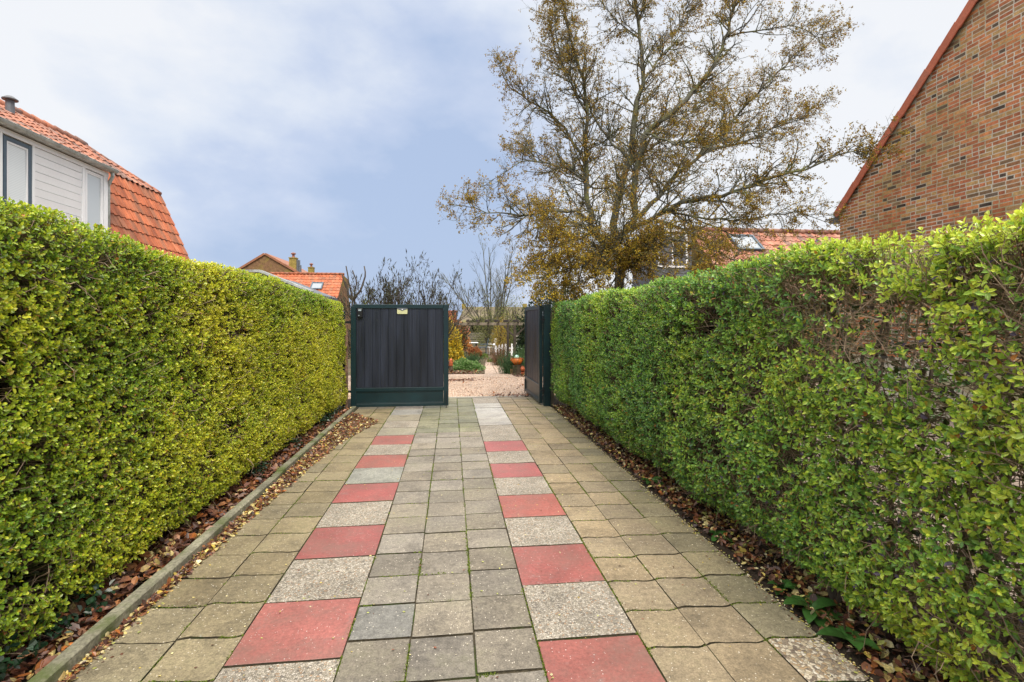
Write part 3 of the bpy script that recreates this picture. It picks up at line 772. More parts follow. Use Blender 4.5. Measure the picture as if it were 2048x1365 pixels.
# cladding boards
mb = MB(); y0c, y1c = yf(67), yf(163); zz = zlow; k = 0
ztop = zg - .17
while zz < ztop - .02:
    z1 = min(zz + .152, ztop); mb.obox((XD-.004, (y0c+y1c)/2, (zz+z1)/2), (1, 0, -.12), (0, 1, 0), (.12, 0, 1), .012, (y1c-y0c)/2, (z1-zz)/2-.007, b=.002); zz = z1
mb.build('cladding', M['white'], hl)
mb = MB(); mb.box(XD-.10, XD-.024, yA, yB, zlow-.3, ztop+.05); mb.build('backing', M['zinc'], hl)
mb = MB()
for (a, b_) in ((yf(62.5), yf(68)), (yf(163), yf(169)), (yf(206), yB), (yA, yf(3))): mb.box(XD-.02, XD+.022, a, b_-.002, zlow, ztop+.045, b=.003)
mb.box(XD-.02, XD+.030, yA, yB+.01, ztop+.002, ztop+.10, b=.003)
mb.build('trim', M['white'], hl)
def win(ya, yb, za, zb2, fm, pane, fw=.07):
    mb = MB(); x0, x1 = XD-.03, XD+.016
    mb.box(x0, x1, ya, ya+fw, za, zb2, b=.003); mb.box(x0, x1, yb-fw, yb, za, zb2, b=.003)
    mb.box(x0, x1-.001, ya+fw, yb-fw, za, za+fw, b=.003); mb.box(x0, x1-.001, ya+fw, yb-fw, zb2-fw, zb2, b=.003)
    w = mb.build('window', fm, hl)
    mb = MB(); a, b_, c, d = ya+fw, yb-fw, za+fw, zb2-fw
    for q in ((a, a+.035, c, d), (b_-.035, b_, c, d), (a+.035, b_-.035, c, c+.035), (a+.035, b_-.035, d-.035, d)): mb.box(XD-.025, XD+.006, q[0], q[1], q[2], q[3])
    mb.build('sash', M['white'], w)
    mb = MB(); mb.box(XD-.025, XD-.008, a+.03, b_-.03, c+.03, d-.03); mb.build('pane', pane, w)
win(yf(5), yf(62), zf(35, 418), ztop-.02, M['frame_blue'], M['blind'])
win(yf(170), yf(205), zlow+.1, ztop-.02, M['white'], M['frost'], .03)
# half-round gutter
mb = MB(); n = 9; V = []; Fs = []
def half(y, r): return [(XG + r*math.cos(math.pi*k/(n-1) + math.pi), y, zg + r*1.0*math.sin(math.pi*k/(n-1) + math.pi)) for k in range(n)]
yC = float(gb[1])
for (r, flip) in ((.075, 0), (.068, 1)):
    a = half(yA, r); b_ = half(yC, r); mb.add(a + b_, [(k, k+1, n+k+1, n+k) for k in range(n-1)])
mb.add(half(yC, .075), [tuple(range(n))]); mb.tube([(XG+.075, yA, zg), (XG+.075, yC, zg)], .010, 8)
for yy in np.arange(yA+.5, yC, .85): mb.tube([(XG+.072*math.cos(w), yy, zg+.078*math.sin(w)) for w in np.linspace(math.pi, 2*math.pi, 8)], .006, 5)
mb.build('gutter', M['zinc'], hl, smooth=False)
mb = MB(); yp = yC - .10; mb.tube([(XG, yp, zg-.05), (XG, yp, zg-.16), (XG-.14, yB+.06, zg-.32), (XG-.14, yB+.06, zg-.42), (XG-.14, yB+.06, zlow)], .036, 10)
mb.build('downpipe', M['zinc'], hl, smooth=True)
mb = MB(); mb.box(XD-.02, XG-.02, yA, yC-.02, zg-.04, zg-.015); mb.build('soffit', M['white'], hl)
# upper roof over the dormer, low pitch up to a ridge
XR = -9.3; pr = onX(34, 229, XR); zr = float(pr[2]); pe = onX(160, 297, XR); yE = float(pe[1])
sl = np.array([XR-(XG-.05), 0, zr-(zg+.02)]); Ls = np.linalg.norm(sl)
nv = int(Ls/.33)+1
tw = .23
XT = -8.3; pt = onX(320, 392, XT); zT = float(pt[2]); yV = float(pt[1])
fb = (XT-(XG-.05))/(XR-(XG-.05))                                     # where the slope passes the break line
print('HOUSE', zg, zr, zT, yB, yC, yE, yV, zg+fb*(zr-zg))
nu = int((yC + .05 - yA)/tw)
pantiles('dormer_roof', (XG-.05, yA, zg+.01), (0, 1, 0), sl, nu, nv, (yC+.05-yA)/nu, Ls/nv, aged, hl)
s2 = np.array([XR-XT, 0, zr-zT]); L2 = np.linalg.norm(s2); nv2 = int(round(L2/.33)); y2 = yC - 1.2; nu2 = int((yV-y2)/tw)
pantiles('upper_roof', (XT+.02, y2, zT+.01), (0, 1, 0), s2, nu2, nv2, (yV-y2)/nu2, L2/nv2, aged, hl, tri=lambda a_, b_: y2 + a_ < yV + (yE-yV)*b_/L2 - .05)
mb = MB()
mb.prism([(XG-.05, yA, zg), (XR, yA, zr-.03), (XR-2.5, yA, zg-1.), (XR-2.5, yA, 0), (XD-.2, yA, 0), (XD-.2, yA, zg-.05)], (0, yB-yA-.02, 0)); mb.build('wall', M['farbrick'], hl)
mb = MB(); mb.add([(XT, yB-.1, zT-.03), (XT, yV-.05, zT-.03), (XR, yE, zr-.04), (XR, yB-.1, zr-.04), (XR-1.6, yE, zT), (XR-1.6, yV-.05, zT-.2)], [(0, 1, 2, 3), (1, 5, 4, 2)]); mb.build('roof_deck', M['lead'], hl)
mb = MB(); yy = yA; 
while yy < yE: mb.tube([(XR, yy, zr+.03), (XR, yy+.36, zr+.03)], [.125, .098], 10, col=aged[rs.randint(5)]); yy += .33
hh = np.array([XR, yE, zr+.02]); he = np.array([XT, yV-.02, zT+.05])
for k in range(9): a = hh + (he-hh)*k/9.; b_ = hh + (he-hh)*(k+1.1)/9.; mb.tube([a, b_], [.08, .065], 8, col=aged[rs.randint(5)])
mb.build('ridge_tiles', M['tile'], hl, smooth=True)
# steep lower roof beyond the dormer
pb_ = onY(368, 500, yV); XB, zB = float(pb_[0]), float(pb_[2])
dn = np.array([XB-XT, 0, zB-zT]); dn = dn/abs(dn[2]); zbot = 2.0
Ob = np.array([XT, 0, zT]) + dn*(zT-zbot); Ob[1] = yB + .01; Lr = np.linalg.norm(dn)*(zT-zbot); nvv = int(round(Lr/.31))
nuu = int(round((yV-Ob[1])/.215))
pantiles('lower_roof', Ob, (0, 1, 0), -dn, nuu, nvv, (yV-Ob[1])/nuu, Lr/nvv, orange, hl, amp=.03)
mb = MB(); bt = Ob.copy(); tp = np.array([XT, Ob[1], zT]); mb.prism([bt-[.03, 0, 0], tp-[.03, 0, .03], (XR-1.5, Ob[1], zT-.1), (XR-1.5, Ob[1], 0), (Ob[0]-.3, Ob[1], 0)], (0, yV-Ob[1]-.02, 0)); mb.build('gable_block', M['farbrick'], hl)
mb = MB(); mb.prism([np.array([XB-.02, yV, zB])+dn*1.5, (XT-.03, yV, zT+.03), (XT-.16, yV, zT+.03), np.array([XB-.16, yV, zB])+dn*1.5], (0, .05, 0), col=orange[0]); mb.build('verge', M['tile'], hl)
# flue
pf = onX(20, 228, XR+.55); mb = MB(); fx, fy, fz = map(float, pf)
mb.lathe((fx, fy, fz-.25), [(.17, 0), (.14, .10), (.085, .2), (.075, .22), (.07, .45), (.07, .52)], 16); mb.lathe((fx, fy, fz+.27), [(.125, 0), (.13, .02), (.06, .075), (.02, .09)], 16)
mb.build('roof_flue', M['lead'], hl, smooth=False)
# ------------------------------------------------------------------ right house
XW = 7.6
hr = thing('brick_gable_house', 'house with tall multicoloured brick gable and terracotta verge rising beyond the darker hedge', 'house', (XW+3, 5, 0))
pc = onX(1680, 428, XW); yc, ze = float(pc[1]), float(pc[2]); pu = onX(1958, 0, XW); sR = (float(pu[2])-ze)/(yc-float(pu[1])); 
yap = yc - 4.6; zap = ze + sR*4.6
mb = MB(); mb.prism([(XW, yc, -.05), (XW, yc, ze), (XW, yap, zap), (XW, 2*yap-yc, ze), (XW, 2*yap-yc, -.05)], (6, 0, 0)); mb.build('mortar_wall', M['mortar'], hr)
bpal = [(.54, .20, .10), (.60, .25, .11), (.50, .18, .095), (.56, .30, .13), (.42, .21, .11), (.46, .29, .14), (.58, .37, .17), (.28, .18, .11), (.10, .075, .065), (.15, .11, .085), (.26, .15, .10)]
bw = [.19, .19, .13, .12, .09, .08, .07, .05, .03, .03, .03]
mb = MB(); z = .9; row = 0
bwc = np.cumsum(bw)/np.sum(bw)
while z < zap:
    ymin = 3.0; y = yc + .001; 
    if row % 2: pass
    first = True
    while y > ymin:
        l = .172 if rs.rand() < .70 else .082
        if first: l = [.172, .082][row % 2]; first = False
        y1 = y - l
        zl = ze + (yc - (y+y1)/2)*sR if True else 0
        if (y+y1)/2 < yap: zl = ze + ((y+y1)/2 - (2*yap-yc))*sR
        if z + .05 < zl + .02:
            c = np.array(bpal[int(np.searchsorted(bwc, rs.rand()))])*rs.uniform(.70, 1.05)*np.array([1, .98, .92])
            pr_ = .003 + rs.uniform(-.001, .001)
            mb.obox((XW+.0212-pr_*.2, (y+y1)/2+rs.normal(0, .0015), z+.0235+rs.normal(0, .0012)), (1, 0, 0), (0, 1, rs.normal(0, .006)), (0, 0, 1), .022, l/2-.001, .0230, c, b=.0015)
        y = y1 - .012
    z += .0595; row += 1
mb.build('brickwork', M['brick'], hr)
# verge tiles stepping up the rake, roof slab, gutter
rd = np.array([0, -1, sR]); rd = rd/np.linalg.norm(rd); rn = np.array([0, rd[2], -rd[1]]);  # normal in the gable plane (pointing out/up)
rn = np.array([0, 1*rd[2], abs(rd[1])]); rn /= np.linalg.norm(rn)
mb = MB(); Lk = 4.6*math.sqrt(1+sR*sR); k = 0; p0 = np.array([XW-.05, yc, ze]) + rn*.02 - rd*.07
while k*.34 < Lk:
    c = p0 + rd*(k*.34+.19) + rn*(.012) + np.array([-.003*(k % 2), 0, 0])
    mb.obox(c, (1, 0, 0), rd + rn*.03, rn, .012, .19, .068, b=.003)
    mb.obox(c + np.array([.10, 0, 0]) + rn*.055, (1, 0, 0), rd + rn*.03, rn, .088, .19, .012, b=.003)
    k += 1
mb.build('verge', M['verge'], hr)
mb = MB(); q0 = np.array([XW-.035, yc, ze]) - rd*.10; 
mb.prism([q0 + rn*.0, q0 + rd*(Lk+.1) + rn*.0, q0 + rd*(Lk+.1) + rn*.065, q0 + rn*.065], (.10, 0, 0)); mb.build('shadow_board', M['metal_dark'], hr)
pantiles('roof', np.array([XW+6, yc, ze]) - rd*.15 + rn*.03, (-1, 0, 0), rd, 26, int(Lk/.33)+1, .23, .33, aged, hr, seg=4)
mb = MB(); gy = yc + .02; mb.prism([(XW-.02, gy, ze-.17), (XW-.02, gy+.24, ze-.15), (XW-.02, gy+.25, ze-.09), (XW-.02, gy+.36, ze-.055), (XW-.02, gy+.36, ze-.045), (XW-.02, gy, ze-.045)], (6, 0, 0)); mb.build('gutter', M['lead'], hr)

# ------------------------------------------------------------------ roof beyond the tree on the right
def roof_house(name, label, u0, u1, vr, D, run, rise, pal, wall, tw=.24, th=.33, zdrop=0, gw=1.0):
    """house whose roof slope faces the camera; ridge from (u0,vr[0]) to (u1,vr[1]) at depth D"""
    a = onD(u0, vr[0], D); Y = a[1]; b_ = onY(u1, vr[1], Y); zr_ = (a[2]+b_[2])/2
    g0 = float(gz(Y)); root = thing(name, label, 'house', (float(a[0]+b_[0])/2, float(Y), g0))
    Wd = b_[0]-a[0]; Ls = math.hypot(run, rise); nu = max(3, int(round(Wd/tw))); nv = max(3, int(round(Ls/th)))
    pantiles('roof', (a[0], Y-run, zr_-rise), (1, 0, 0), (0, run, rise), nu, nv, Wd/nu, Ls/nv, pal, root, seg=5, amp=.03)
    mb = MB(); x0, x1 = a[0]+.05, b_[0]-.05
    mb.prism([(x0, Y-run+.2, g0), (x0, Y-run+.2, zr_-rise+.15), (x0, Y, zr_-.03), (x0, Y+run-.2, zr_-rise+.15), (x0, Y+run-.2, g0)], (x1-x0, 0, 0)); mb.build('wall', wall, root)
    mb = MB(); x = a[0]
    while x < b_[0]-.1: mb.tube([(x, Y, zr_+.05), (x+.36, Y, zr_+.05)], [.12, .10], 8, col=np.array(pal[rs.randint(len(pal))])*.7); x += .33
    mb.build('ridge_tiles', M['tile'], root, smooth=True)
    return root, a, b_, zr_, Y
h3, a, b_, zr_, Y3 = roof_house('tiled_roof_house', 'low house with weathered pink-orange pantile roof half hidden behind the big tree', 1378, 1800, (458, 476), 19, 3.2, 2.7, [(.33, .13, .085), (.38, .16, .10), (.27, .11, .08), (.35, .18, .12), (.21, .12, .09)], M['farbrick'])
sd = nrm(np.array([0, 3.2, 2.7])); sn = np.array([0, -sd[2], sd[1]])
def on_slope(u, v, Y, zr, run, rise):
    n = np.array([0, -rise, run]); p0 = np.array([0, Y, zr]); d = ray(u, v); t = np.dot(p0-CAM, n)/np.dot(d, n); return CAM + d*t
def skylight(root, u, v, w, h, Y, zr, run, rise, name='roof_window'):
    c = on_slope(u, v, Y, zr, run, rise); sd = nrm(np.array([0, run, rise])); sn = np.array([0, -sd[2], sd[1]])
    mb = MB()
    for (cx, cy, hx_, hy_) in ((-w/2, 0, .04, h/2), (w/2, 0, .04, h/2), (0, -h/2+.04, w/2-.041, .04), (0, h/2-.04, w/2-.041, .04)):
        mb.obox(c + np.array([1, 0, 0])*cx + sd*cy + sn*.08, (1, 0, 0), sd, sn, hx_, hy_, .06)
    f = mb.build(name, M['frame_blue'], root)
    mb = MB(); mb.obox(c + sn*.085, (1, 0, 0), sd, sn, w/2-.04, h/2-.08, .02); mb.build('pane', M['dullglass'], f)
skylight(h3, 1490, 490, .9, 1.0, Y3, zr_, 3.2, 2.7)
# grey dormer at the left end of that roof
dq = onD(1352, 500, 17.2); mb = MB(); dd = thing('dormer_annex', 'dark glazed annex with white trim behind the tree, left of the pink-orange roof', 'building', tuple(dq*np.array([1, 1, 0])))
mb.box(dq[0]-.72, dq[0]+.55, dq[1], dq[1]+2.2, -.1, dq[2]+.60); mb.build('wall', M['lead'], dd)
mb = MB(); mb.box(dq[0]-.80, dq[0]+.62, dq[1]-.06, dq[1]+2.25, dq[2]+.60, dq[2]+.66); mb.build('roof', M['white'], dd)
mb = MB(); mb.box(dq[0]-.65, dq[0]+.40, dq[1]-.03, dq[1]-.005, dq[2]-.6, dq[2]+.52)
w5 = mb.build('window', M['white'], dd); mb = MB(); mb.box(dq[0]-.58, dq[0]-.16, dq[1]-.04, dq[1]-.032, dq[2]-.53, dq[2]+.45); mb.box(dq[0]-.09, dq[0]+.33, dq[1]-.04, dq[1]-.032, dq[2]-.53, dq[2]+.45); mb.build('pane', M['glass'], w5)

# ------------------------------------------------------------------ distant houses on the left
h4, a, b_, zr_, Y4 = roof_house('tiled_barn', 'barn with bright orange tiled roof and one small roof window', 541, 688, (547, 552), 38, 3.0, 2.6, orange, M['farbrick'], .25, .33)
skylight(h4, 634, 574, .75, .8, Y4, zr_, 3.0, 2.6)
# brown brick gable behind
h5 = thing('brick_farmhouse', 'brown brick gable end with mossy chimney behind the orange barn', 'house', tuple(onD(528, 640, 58)*np.array([1, 1, 0])))
Y5 = float(onD(528, 508, 58)[1]); ap = onY(530, 510, Y5); e1 = onY(470, 546, Y5); e2 = onY(604, 552, Y5)
mb = MB(); mb.prism([(e1[0], Y5, -1), e1, ap, e2, (e2[0], Y5, -1)], (0, 9, 0)); mb.build('wall', M['farbrick'], h5)
mb = MB()
for (p, q) in ((e1, ap), (e2, ap)):
    d_ = nrm(q-p); nn = np.array([-d_[2], 0, d_[0]]); nn = nn if nn[2] > 0 else -nn; p_ = p - d_*.3
    mb.prism([p_+[0, -.15, 0], q+[0, -.15, 0], q+nn*.22+[0, -.15, 0], p_+nn*.22+[0, -.15, 0]], (0, 9.3, 0), col=(.30, .13, .07))
mb.build('roof', M['tile'], h5)
def chimney(root, u0, u1, v0, v1, D, mt, par, pots=1):
    c0, c1 = onD(u0, v0, D), onD(u1, v1, D); mb = MB(); mb.box(c0[0], c1[0], c0[1], c0[1]+.8, c1[2]-.6, c0[2]); 
    mb.box(c0[0]-.05, c1[0]+.05, c0[1]-.05, c0[1]+.85, c0[2], c0[2]+.12)
    ch = mb.build('chimney', mt, root); mb = MB(); cx = (c0[0]+c1[0])/2
    mb.lathe((cx, c0[1]+.4, c0[2]+.12), [(.22, 0), (.16, .12), (.14, .35), (.28, .4), (.28, .5), (.1, .6)], 10, col=(.25, .1, .07)); mb.build('chimney_pot', M['tile'], ch)
    return ch
chimney(h5, 578, 591, 517, 548, 59, M['chimney'], h5)
mb = MB()
for uu, vt in ((595, 520), (598.5, 521), (601, 531)): q = onD(uu, vt, 58.5); mb.tube([(q[0], q[1], q[2]-2.0), q], .11, 8)
mb.build('flue_pipes', M['lead'], h5)
h6 = thing('distant_house', 'roof of a distant house with small chimney just above the orange barn ridge', 'house', tuple(onD(620, 640, 75)*np.array([1, 1, 0])))
q = onD(620, 548, 75); mb = MB(); mb.prism([(q[0]-4, q[1], -1), (q[0]-4, q[1], q[2]-.3), (q[0]-4, q[1]+4, q[2]+.15), (q[0]-4, q[1]+8, q[2]-.3), (q[0]-4, q[1]+8, -1)], (8, 0, 0), col=(.25, .12, .07)); mb.build('wall', M['farbrick'], h6)
chimney(h6, 616, 626, 536, 549, 75, M['chimney'], h6)
# dark shed roof just over the hedge
Y7 = 14.0; w = [onY(u, v, Y7) for (u, v) in ((470, 545), (480, 543), (522, 543), (625, 584), (640, 600))]
sh = thing('dark_shed', 'dark grey shed with pale roof edge showing just above the yellow-green hedge', 'shed', (float(w[2][0]), Y7, 0))
mb = MB(); mb.prism([(w[0][0]-.8, Y7, 0), (w[0][0]-.8, Y7, w[0][2]-.1), w[1]-[0, 0, .04], w[2]-[0, 0, .04], w[3]-[0, 0, .04], (w[3][0], Y7, 0)], (0, 3, 0)); mb.build('wall', M['lead'], sh)
mb = MB()
for p, q in ((w[1]-[1.0, 0, .0], w[2]), (w[2], w[3])):
    p = np.array(p); q = np.array(q); mb.prism([p+[0, -.12, -.035], q+[0, -.12, -.035], q+[0, -.12, .03], p+[0, -.12, .03]], (0, .3, 0))
mb.build('roof', M['zinc'], sh)

# ------------------------------------------------------------------ trees
def arr(l): return np.array(l, float)
def resample(pts, step):
    pts = arr(pts); seg = np.linalg.norm(np.diff(pts, axis=0), axis=1); s = np.concatenate([[0], np.cumsum(seg)])
    n = max(3, int(s[-1]/step)+1); q = np.linspace(0, s[-1], n)
    return np.stack([np.interp(q, s, pts[:, k]) for k in range(3)], 1), s[-1]
def grow(starts, dirs, L, r0, K, wob, trop):
    """grow N curved shoots of K points: returns P (N,K,3), Rr"""
    n = len(starts); P = np.empty((n, K, 3)); P[:, 0] = starts; d = nrm(dirs)
    for k in range(1, K):
        d = nrm(d + rs.normal(0, wob, (n, 3)) + trop); P[:, k] = P[:, k-1] + d*(L/(K-1))[:, None]
    Rr = r0[:, None]*np.linspace(1, .35, K)[None]
    return P, Rr
def spawn(P, Rr, per, rng_t, ang, lenf, rfac):
    """children from every parent polyline"""
    n, K, _ = P.shape; c = per
    idx = np.repeat(np.arange(n), c); t = rs.uniform(rng_t[0], rng_t[1], n*c)*(K-1); i = np.minimum(t.astype(int), K-2); f = (t-i)[:, None]
    p = P[idx, i]*(1-f) + P[idx, i+1]*f; tg = nrm(P[idx, i+1]-P[idx, i]); pr = nrm(np.cross(tg, rdir(len(idx))))
    a = rs.uniform(ang[0], ang[1], len(idx))[:, None]; d = tg*np.cos(a) + pr*np.sin(a)
    plen = np.linalg.norm(P[:, -1]-P[:, 0], axis=1)[idx]; tt = t/(K-1)
    L = lenf(plen, tt); r = (Rr[idx, i]*rfac)
    return p, d, L, r
D0 = 10.6
def T(u, v, dd=0): return onD(u, v, D0+dd)
base = T(1238, 640, 0); base[2] = -.05
limbs = [  # (points, r0, r1)
 ([base, T(1240, 560), T(1236, 505), T(1232, 470)], .135, .10),
 ([T(1236, 510), T(1200, 480, .1), T(1184, 455, .2), T(1173, 361, .3), T(1171, 304, .4), T(1175, 230, .3), T(1167, 156, .3), T(1143, 82, .3), T(1125, -10, .2)], .085, .02),
 ([T(1163, 308, .4), T(1122, 250, .5), T(1077, 213, .5), T(1032, 185, .4), T(1010, 165, .3), T(1000, 135, .3)], .04, .008),
 ([T(1176, 440, .2), T(1143, 418, -.2), T(1090, 424, -.5), T(1030, 432, -.8), T(975, 423, -1.0), T(925, 412, -1.1)], .045, .007),
 ([T(1232, 475), T(1229, 451), T(1241, 369), T(1266, 304), T(1268, 230), T(1286, 164), T(1282, 82), T(1270, 0), T(1262, -90)], .10, .025),
 ([T(1232, 480), T(1276, 443, -.2), T(1266, 382, -.3), T(1278, 324, -.4), T(1290, 267, -.5), T(1319, 246, -.5), T(1372, 201, -.5), T(1426, 135, -.4), T(1454, 74, -.3), T(1471, 8, -.2), T(1500, -80, -.2)], .095, .022),
 ([T(1278, 435, -.2), T(1323, 382, .1), T(1352, 353, .3), T(1409, 304, .6), T(1479, 222, .8), T(1560, 140, .8), T(1635, 70, .7)], .065, .010),
 ([T(1262, 462, -.2), T(1286, 445, -.4), T(1331, 423, -.7), T(1372, 404, -1.0), T(1426, 396, -1.3), T(1479, 382, -1.6), T(1560, 350, -2.0), T(1640, 325, -2.3), T(1745, 290, -2.6)], .07, .008),
 ([T(1290, 445, -.3), T(1311, 435, -.2), T(1393, 472, .3), T(1450, 512, .6), T(1500, 540, .7)], .045, .012),
 ([T(1225, 480), T(1184, 464, -.3), T(1126, 488, -.6), T(1085, 508, -.8), T(1050, 535, -.9)], .045, .010),
 ([T(1253, 316), T(1200, 254, .3), T(1167, 193, .5), T(1110, 110, .7), T(1098, 40, .8)], .035, .010),
 ([T(1409, 304, .6), T(1490, 285, .9), T(1560, 250, 1.0), T(1630, 212, 1.0)], .03, .007),
 ([T(1454, 74, -.3), T(1520, 60, -.6), T(1590, 50, -.8), T(1655, 80, -.9)], .02, .006),
 ([T(1286, 164), T(1340, 90, .5), T(1380, 10, .7), T(1400, -60, .8)], .03, .01),
 ([T(1175, 230, .3), T(1130, 150, -.3), T(1110, 60, -.5), T(1120, -30, -.6)], .025, .008),
 ([T(1331, 423, -.7), T(1420, 440, -.6), T(1500, 440, -.8), T(1590, 420, -.9), T(1640, 440, -1.0)], .03, .007),
 ([T(1171, 361, .3), T(1110, 330, .0), T(1050, 320, -.3), T(1015, 340, -.4), T(985, 360, -.5)], .03, .006),
 ([T(1240, 500), T(1290, 500, -1.0), T(1340, 505, -1.4), T(1380, 520, -1.6)], .035, .010),
 ([T(1232, 500), T(1180, 520, -1.0), T(1120, 545, -1.5), T(1060, 560, -1.8)], .035, .009),
 ([T(1290, 267, -.5), T(1350, 290, -1.2), T(1440, 270, -1.7), T(1530, 262, -2.0), T(1600, 240, -2.1)], .028, .007),
 ([T(1241, 369), T(1200, 380, 1.0), T(1130, 350, 1.6), T(1075, 305, 1.8), T(1040, 300, 1.8)], .03, .007),
 ([T(1241, 340), T(1300, 300, 1.3), T(1370, 230, 1.9), T(1440, 180, 2.1), T(1520, 170, 2.2)], .032, .008),
 ([T(1236, 520), T(1210, 500, -.8), T(1170, 500, -1.3), T(1120, 520, -1.6)], .03, .009),
 ([T(1238, 530), T(1262, 500, -.9), T(1310, 478, -1.3), T(1365, 480, -1.5), T(1420, 500, -1.5)], .03, .009),
 ([T(1238, 545), T(1215, 540, -1.0), T(1180, 555, -1.3), T(1140, 575, -1.4)], .028, .009),
 ([T(1238, 545), T(1270, 530, -1.0), T(1310, 530, -1.4), T(1350, 545, -1.5)], .028, .009),
 ([T(1236, 520), T(1240, 490, -1.0), T(1250, 450, -1.5), T(1245, 400, -1.8)], .028, .009),
 ([T(1236, 520), T(1200, 470, -1.0), T(1150, 440, -1.5), T(1100, 440, -1.8)], .028, .009),
 ([T(1282, 82), T(1230, 40, .4), T(1190, -10, .7)], .02, .008),
]
tree = thing('hawthorn_tree', 'big spreading tree with thin yellow-brown autumn leaves above the darker hedge', 'tree', tuple(base))
mb = MB(); par = []
for (pts, ra, rb) in limbs:
    q, Lm = resample(pts, .22); q[1:-1] += rs.normal(0, .018, q[1:-1].shape)
    mb.tube(list(q), list(np.linspace(ra, rb, len(q))*.80*(1+rs.normal(0, .04, len(q)))), 9, cap=True)
    if pts is not limbs[0][0]: par.append((q, np.linspace(ra, rb, len(q)), Lm))
mb.build('trunk', M['bark'], tree, smooth=True)
s1, d1, L1, r1 = [], [], [], []
for q, rr, Lm in par:
    n = int(Lm/.085)
    for t in np.sort(rs.uniform(.10, 1, n)):
        i = min(int(t*(len(q)-1)), len(q)-2); p = q[i] + (q[i+1]-q[i])*(t*(len(q)-1)-i); tg = nrm(q[i+1]-q[i]); pr = nrm(np.cross(tg, rdir(1)[0]))
        a = rs.uniform(.5, 1.15); s1.append(p); d1.append(tg*math.cos(a)+pr*math.sin(a)); L1.append(rs.uniform(.35, 1.15)*(1.15-.75*t)); r1.append(min(rr[i]*.6, .016))
    s1.append(q[-1]); d1.append(q[-1]-q[-2]); L1.append(.30); r1.append(rr[-1])
P1, R1 = grow(arr(s1), arr(d1), arr(L1), arr(r1), 7, .16, np.array([0, 0, .05]))
p, d, L, r = spawn(P1, R1, 6, (.15, 1), (.4, 1.1), lambda pl, t: rs.uniform(.25, .6, len(t))*pl**.5*.9, .6)
P2, R2 = grow(p, d, L, np.maximum(r, .0035), 5, .2, np.array([0, 0, .03]))
p, d, L, r = spawn(P2, R2, 3, (.2, 1), (.4, 1.2), lambda pl, t: rs.uniform(.07, .22, len(t)), .6)
P3, R3 = grow(p, d, L, np.maximum(r*.8, .0018), 3, .2, np.array([0, 0, -.02]))
V, Q, C = join([tubes(P1, R1, 5), tubes(P2, R2, 4), tubes(P3, R3, 3)])
quads('branches', V, Q, M['bark'], tree, smooth=True)
# leaf clumps
def clumps(tips, per, spread, Lr, pal, simple=True, droop=-.5, wr=(.5, .8)):
    n = len(tips)*per; c0 = np.repeat(tips, per, axis=0) + rs.normal(0, spread, (n, 3))
    A = nrm(rdir(n) + np.array([0, 0, droop])); L = rs.uniform(Lr[0], Lr[1], n)
    c = np.array(pal)[rs.randint(0, len(pal), n)]; c = c*np.repeat(rs.uniform(.7, 1.3, (len(tips), 1)), per, axis=0)
    return leaves(c0, A, rdir(n), L, L*rs.uniform(wr[0], wr[1], n), c, .3, .2, simple=simple)
tp = np.concatenate([P3[:, -1], P3[:, 1], P2[:, -1]]); km = rs.rand(len(tp)) < np.clip(vn1(tp[:, 0]*2.6+30, tp[:, 2]*2.6)*1.35 - .08, .30, .82)
tp = tp[km]
tpal = [(.36, .25, .04), (.28, .20, .035), (.44, .31, .045), (.20, .13, .04), (.24, .20, .04), (.30, .16, .04)]
lowk = np.clip(1 - (tp[:, 2]-1.8)/2.2, 0, 1)
Va = clumps(tp, 5, .017, (.022, .042), tpal)
tl = tp[(rs.rand(len(tp)) < lowk*.5)]
Vb = clumps(tl, 5, .024, (.024, .045), [(.60, .45, .04), (.52, .37, .04), (.44, .33, .04)])
V, Q, C = join([Va, Vb]); quads('crown', V, Q, M['leaf_tree'], tree, C)

def shrub_tree(name, label, cat, loc, h, nst, spread, r0, levels, leafspec, upl=.15, bark='bark_dark', part='crown', wob=.12, K0=7, split=(5, 4, 3), rngt=(.25, 1), ang=(.25, .8)):
    """many-stemmed shrub or small tree of recursive shoots"""
    root = thing(name, label, cat, tuple(loc)); n = nst
    d = np.stack([rs.normal(0, spread, n), rs.normal(0, spread, n), np.ones(n)], 1)
    P, Rr = grow(np.tile(loc, (n, 1)) + np.stack([rs.normal(0, .06, n), rs.normal(0, .06, n), np.zeros(n)], 1), d, h*rs.uniform(.65, 1.02, n)*.8, np.full(n, r0), K0, wob, np.array([0, 0, upl]))
    ts = [tubes(P, Rr, 6)]; tips = [P[:, -1]]
    for lv in range(levels):
        p, d, L, r = spawn(P, Rr, split[lv], rngt, ang, lambda pl, t: pl*rs.uniform(.25, .5, len(t))*(1.1-.5*t), .55)
        P, Rr = grow(p, d, L, np.maximum(r, .004 if h > 4 else .0025), 5, wob*1.2, np.array([0, 0, upl])); ts.append(tubes(P, Rr, 3)); tips.append(P[:, -1])
    V, Q, C = join(ts); quads('trunk' if cat == 'tree' else 'stems', V, Q, M[bark], root, smooth=True)
    tips = np.concatenate(tips[-2:]) if levels > 1 else tips[-1]
    if leafspec:
        tp = np.concatenate([tips] + [P[:, k] for k in (2, 3)]) if leafspec.get('dense', True) else tips
        tp = tp[rs.rand(len(tp)) < leafspec.get('keep', 1.0)]
        V, Q, C = clumps(tp, leafspec['n'], leafspec['s'], leafspec['L'], leafspec['pal'], droop=leafspec.get('droop', -.3), wr=leafspec.get('w', (.5, .8)))
        quads(part, V, Q, M['leaf_tree'], root, C)
    return root, P, tips
